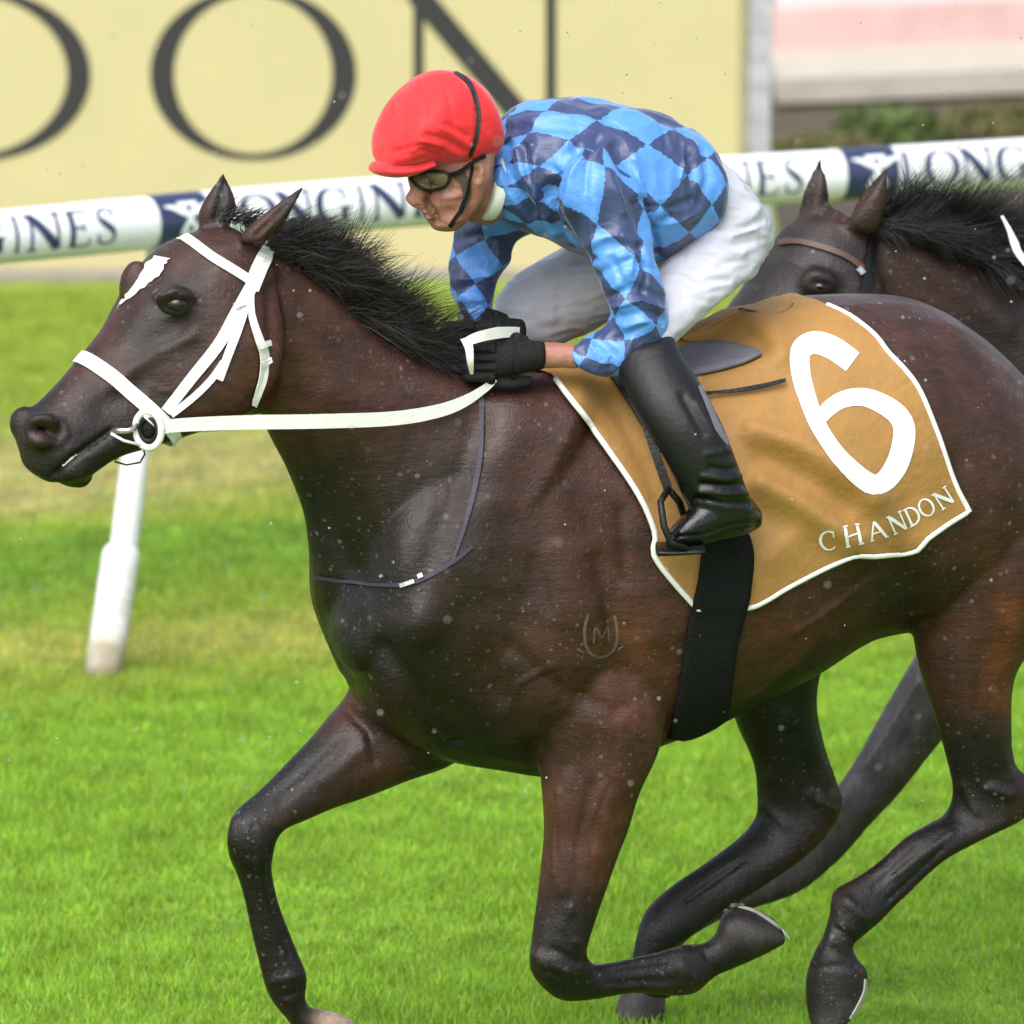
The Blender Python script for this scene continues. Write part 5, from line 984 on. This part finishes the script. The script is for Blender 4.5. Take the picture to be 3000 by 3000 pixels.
# ================================================================== THE CHASING HORSE
def by(px): return 1.25 + (np.asarray(px, float) - 2700) / 1370 * math.tan(YAW)
def bn(px, o): return float(by(px)) - o
B_ = lambda rows: [(a, b, c, d, float(by((a + c) / 2)), w_) + tuple(x) for a, b, c, d, w_, *x in rows]
B_parts = [loft(B_([(2420, 612, 2560, 800, .07, 2.4), (2330, 655, 2570, 900, .095, 2.5), (2272, 740, 2550, 1000, .112, 2.6), (2222, 815, 2510, 1080, .112, 2.6), (2150, 900, 2430, 1130, .095, 2.5), (2070, 1000, 2310, 1180, .076, 2.4), (1995, 1100, 2190, 1235, .062), (1945, 1185, 2115, 1290, .06), (1930, 1255, 2060, 1330, .045)]), HLAT),
    loft(B_([(2470, 625, 2570, 1000, .07), (2600, 650, 2580, 1090, .075), (2750, 700, 2650, 1210, .085), (2900, 760, 2730, 1330, .105), (3050, 815, 2790, 1460, .14), (3200, 835, 2840, 1610, .18)]), LAT),
    loft(B_([(2850, 1340, 2855, 1690, .13), (2965, 1060, 2950, 1810, .19), (3150, 860, 3100, 1870, .22), (3400, 815, 3400, 1890, .25), (3700, 860, 3700, 1850, .28), (4000, 850, 4000, 1740, .27), (4250, 1000, 4250, 1650, .2)]), LAT),
    loft([(2790, 1650, 2990, 1800, bn(2880, .08), .10), (2725, 1835, 2860, 1965, bn(2790, .12), .075), (2645, 1980, 2785, 2130, bn(2700, .12), .060), (2568, 2112, 2712, 2228, bn(2630, .12), .052), (2500, 2235, 2632, 2330, bn(2550, .12), .046), (2430, 2330, 2552, 2415, bn(2480, .12), .044), (2345, 2430, 2455, 2525, bn(2380, .12), .034), (2235, 2520, 2335, 2620, bn(2250, .12), .028), (2090, 2605, 2150, 2680, bn(2120, .12), .028), (1990, 2650, 2050, 2730, bn(2010, .12), .032), (1920, 2700, 2000, 2770, bn(1960, .12), .036), (1870, 2800, 1960, 2830, bn(1915, .12), .030), (1830, 2880, 1950, 2900, bn(1890, .12), .038), (1800, 2960, 1950, 2960, bn(1875, .12), .046), (1795, 3020, 1930, 3020, bn(1860, .12), .046)]),
    loft([(3060, 1750, 3300, 1750, bn(3180, -.12), .10), (3080, 1980, 3260, 1980, bn(3170, -.14), .07), (3080, 2200, 3210, 2190, bn(3140, -.14), .046), (3085, 2280, 3215, 2260, bn(3150, -.14), .045), (3150, 2345, 3240, 2260, bn(3200, -.14), .038), (3330, 2340, 3340, 2255, bn(3330, -.14), .03), (3480, 2330, 3460, 2230, bn(3470, -.14), .036), (3560, 2260, 3500, 2180, bn(3530, -.14), .04)]),
    loft([(3950, 1500, 4300, 1500, bn(4120, .13), .13), (3980, 1800, 4200, 1800, bn(4090, .15), .08), (4080, 2050, 4240, 2030, bn(4160, .15), .05), (4060, 2150, 4230, 2170, bn(4140, .15), .045), (3950, 2350, 4040, 2400, bn(4000, .15), .03), (3860, 2480, 3960, 2540, bn(3910, .15), .04), (3820, 2650, 3960, 2650, bn(3890, .15), .05)]),
    loft([(3850, 1500, 4200, 1500, bn(4020, -.13), .13), (3780, 1800, 4000, 1800, bn(3890, -.15), .08), (3830, 2050, 3990, 2030, bn(3910, -.15), .05), (3800, 2150, 3970, 2170, bn(3890, -.15), .045), (3650, 2350, 3740, 2400, bn(3700, -.15), .03), (3560, 2480, 3660, 2540, bn(3610, -.15), .04), (3520, 2650, 3660, 2650, bn(3590, -.15), .05)]),
    ear((2338, 640), (2425, 625), (2403, 456), bn(2380, -.055), .026), ear((2480, 660), (2572, 690), (2600, 482), bn(2530, .075), .026),
    blob(P(2400, 828, bn(2400, .095)), (.04, .026, .03)), blob(P(2230, 800, bn(2260, -.09)), (.04, .03, .03))]
meHB = remesh(B_parts, .009, 8)
sculpt(meHB, [([(2470, 2340), (2440, 2400)], 22, 7), ([(2500, 2260), (2540, 2300)], 14, -5), ([(2690, 2000), (2600, 2150), (2540, 2240)], 14, 5), ([(2730, 2030), (2640, 2190)], 10, -5), ([(2400, 2460), (2340, 2500)], 9, -5), ([(2300, 2540), (2240, 2590)], 7, -4), ([(2385, 830), (2420, 835)], 14, -9), ([(2470, 640), (2540, 560), (2580, 500)], 12, -9), ([(2360, 610), (2390, 530), (2400, 480)], 14, -9), ([(2570, 720), (2570, 850)], 22, -8), ([(2650, 720), (2800, 830), (2950, 950)], 40, 8), ([(2700, 950), (2850, 1100)], 40, -8), ([(2300, 760), (2380, 790)], 20, 5)])
paint(meHB, (.020, .0095, .0065), [([(2300, 700), (2250, 850), (2480, 760)], 120, (.013, .0105, .0105), .85), ([(2700, 1000), (2950, 1000)], 120, (.009, .0075, .0075), .7), ([(2640, 780), (2720, 850)], 80, (.034, .014, .009), .8), ([(2530, 560), (2500, 650)], 45, (.042, .018, .011), .8), ([(2700, 2000), (2500, 2300), (2100, 2640), (1870, 2980)], 150, (.036, .031, .034), .95), ([(3150, 1900), (3150, 2300), (3500, 2200)], 160, BLK, .9)], 5., 4)
horseB = empty('racehorse', (float(P(3300, 1500, 1.6)[0]), 1.6, 0), 'second dark horse half hidden behind the leader, ears pricked and mane blown up', 'horse')
bodyB = put(meHB, 'body', M['coat'], horseB); bvB = bvh_of(bodyB)
c = cast(bvB, 2404, 836, -.012); V, F = blob(c, (.019, .016, .012), 16); mesh_obj('eye', V, F, M['eye'], horseB)
mane_along('mane', [(2575, 640), (2700, 670), (2850, 730), (3000, 790), (3150, 825)], lambda x: float(by(x)) - .02, 6000, [(.5, 0, .7), (.6, 0, .75), (.7, 0, .7), (.6, 0, .7), (.6, 0, .5)], [.12, .16, .22, .24, .2], horseB, rr=(.0006, .0014), clump=34)
mane_along('mane', [(2590, 660), (2720, 700), (2870, 760), (3020, 820), (3170, 850)], lambda x: float(by(x)) - .07, 3000, [(.8, -.2, .2), (.8, -.2, .2), (.85, -.2, .1), (.9, -.2, .0), (.9, -.2, 0)], [.10, .13, .16, .16, .14], horseB, rr=(.0006, .0014), clump=34, grav=.5)
bridB = empty('bridle', tuple(P(2500, 760, bn(2500, .1))), 'dark brown leather bridle on the second horse behind', 'bridle')
onA([(2283, 712), (2340, 708), (2420, 728), (2480, 752), (2530, 788)], 16, 'browband', M['brown_leather'], bridB, .006, .003, bv=bvB)
onA([(2560, 700), (2545, 760), (2535, 830), (2520, 900)], 22, 'cheekpiece', M['black_leather'], bridB, .008, .003, bv=bvB)
onA([(2524, 790), (2512, 800)], 22, 'buckle', M['metal'], bridB, .012, .003, bv=bvB)
strap3([P(x, y, bn(2980, .20)) for x, y in ((2935, 632), (2955, 670), (2972, 712), (2985, 742), (3030, 800))], [.006, .010, .018, .016, .014], 'rein', WL, bridB, up=(1, 0, .3))

# ---- drops and turf flecks in the air round the horses
n = 380; mb = MB()
for k in range(n):
    Y = rng.uniform(-4.5, 4.0); p = P(rng.uniform(0, 3000), rng.uniform(0, 3000) ** .97, Y); rr = rng.uniform(.001, .0032)
    if p[2] < .05: continue
    V = np.array([[1, 0, 0], [-1, 0, 0], [0, 1, 0], [0, -1, 0], [0, 0, 1], [0, 0, -1]]) * rr + p
    mb.add(V, [[0, 2, 4], [2, 1, 4], [1, 3, 4], [3, 0, 4], [2, 0, 5], [1, 2, 5], [3, 1, 5], [0, 3, 5]])
tag(mb.build('spray', plain('water_drop', (.34, .34, .33), .2, .2, 50, 0)), 'fine pale drops thrown up in the air around the horses', 'spray', kind='stuff')
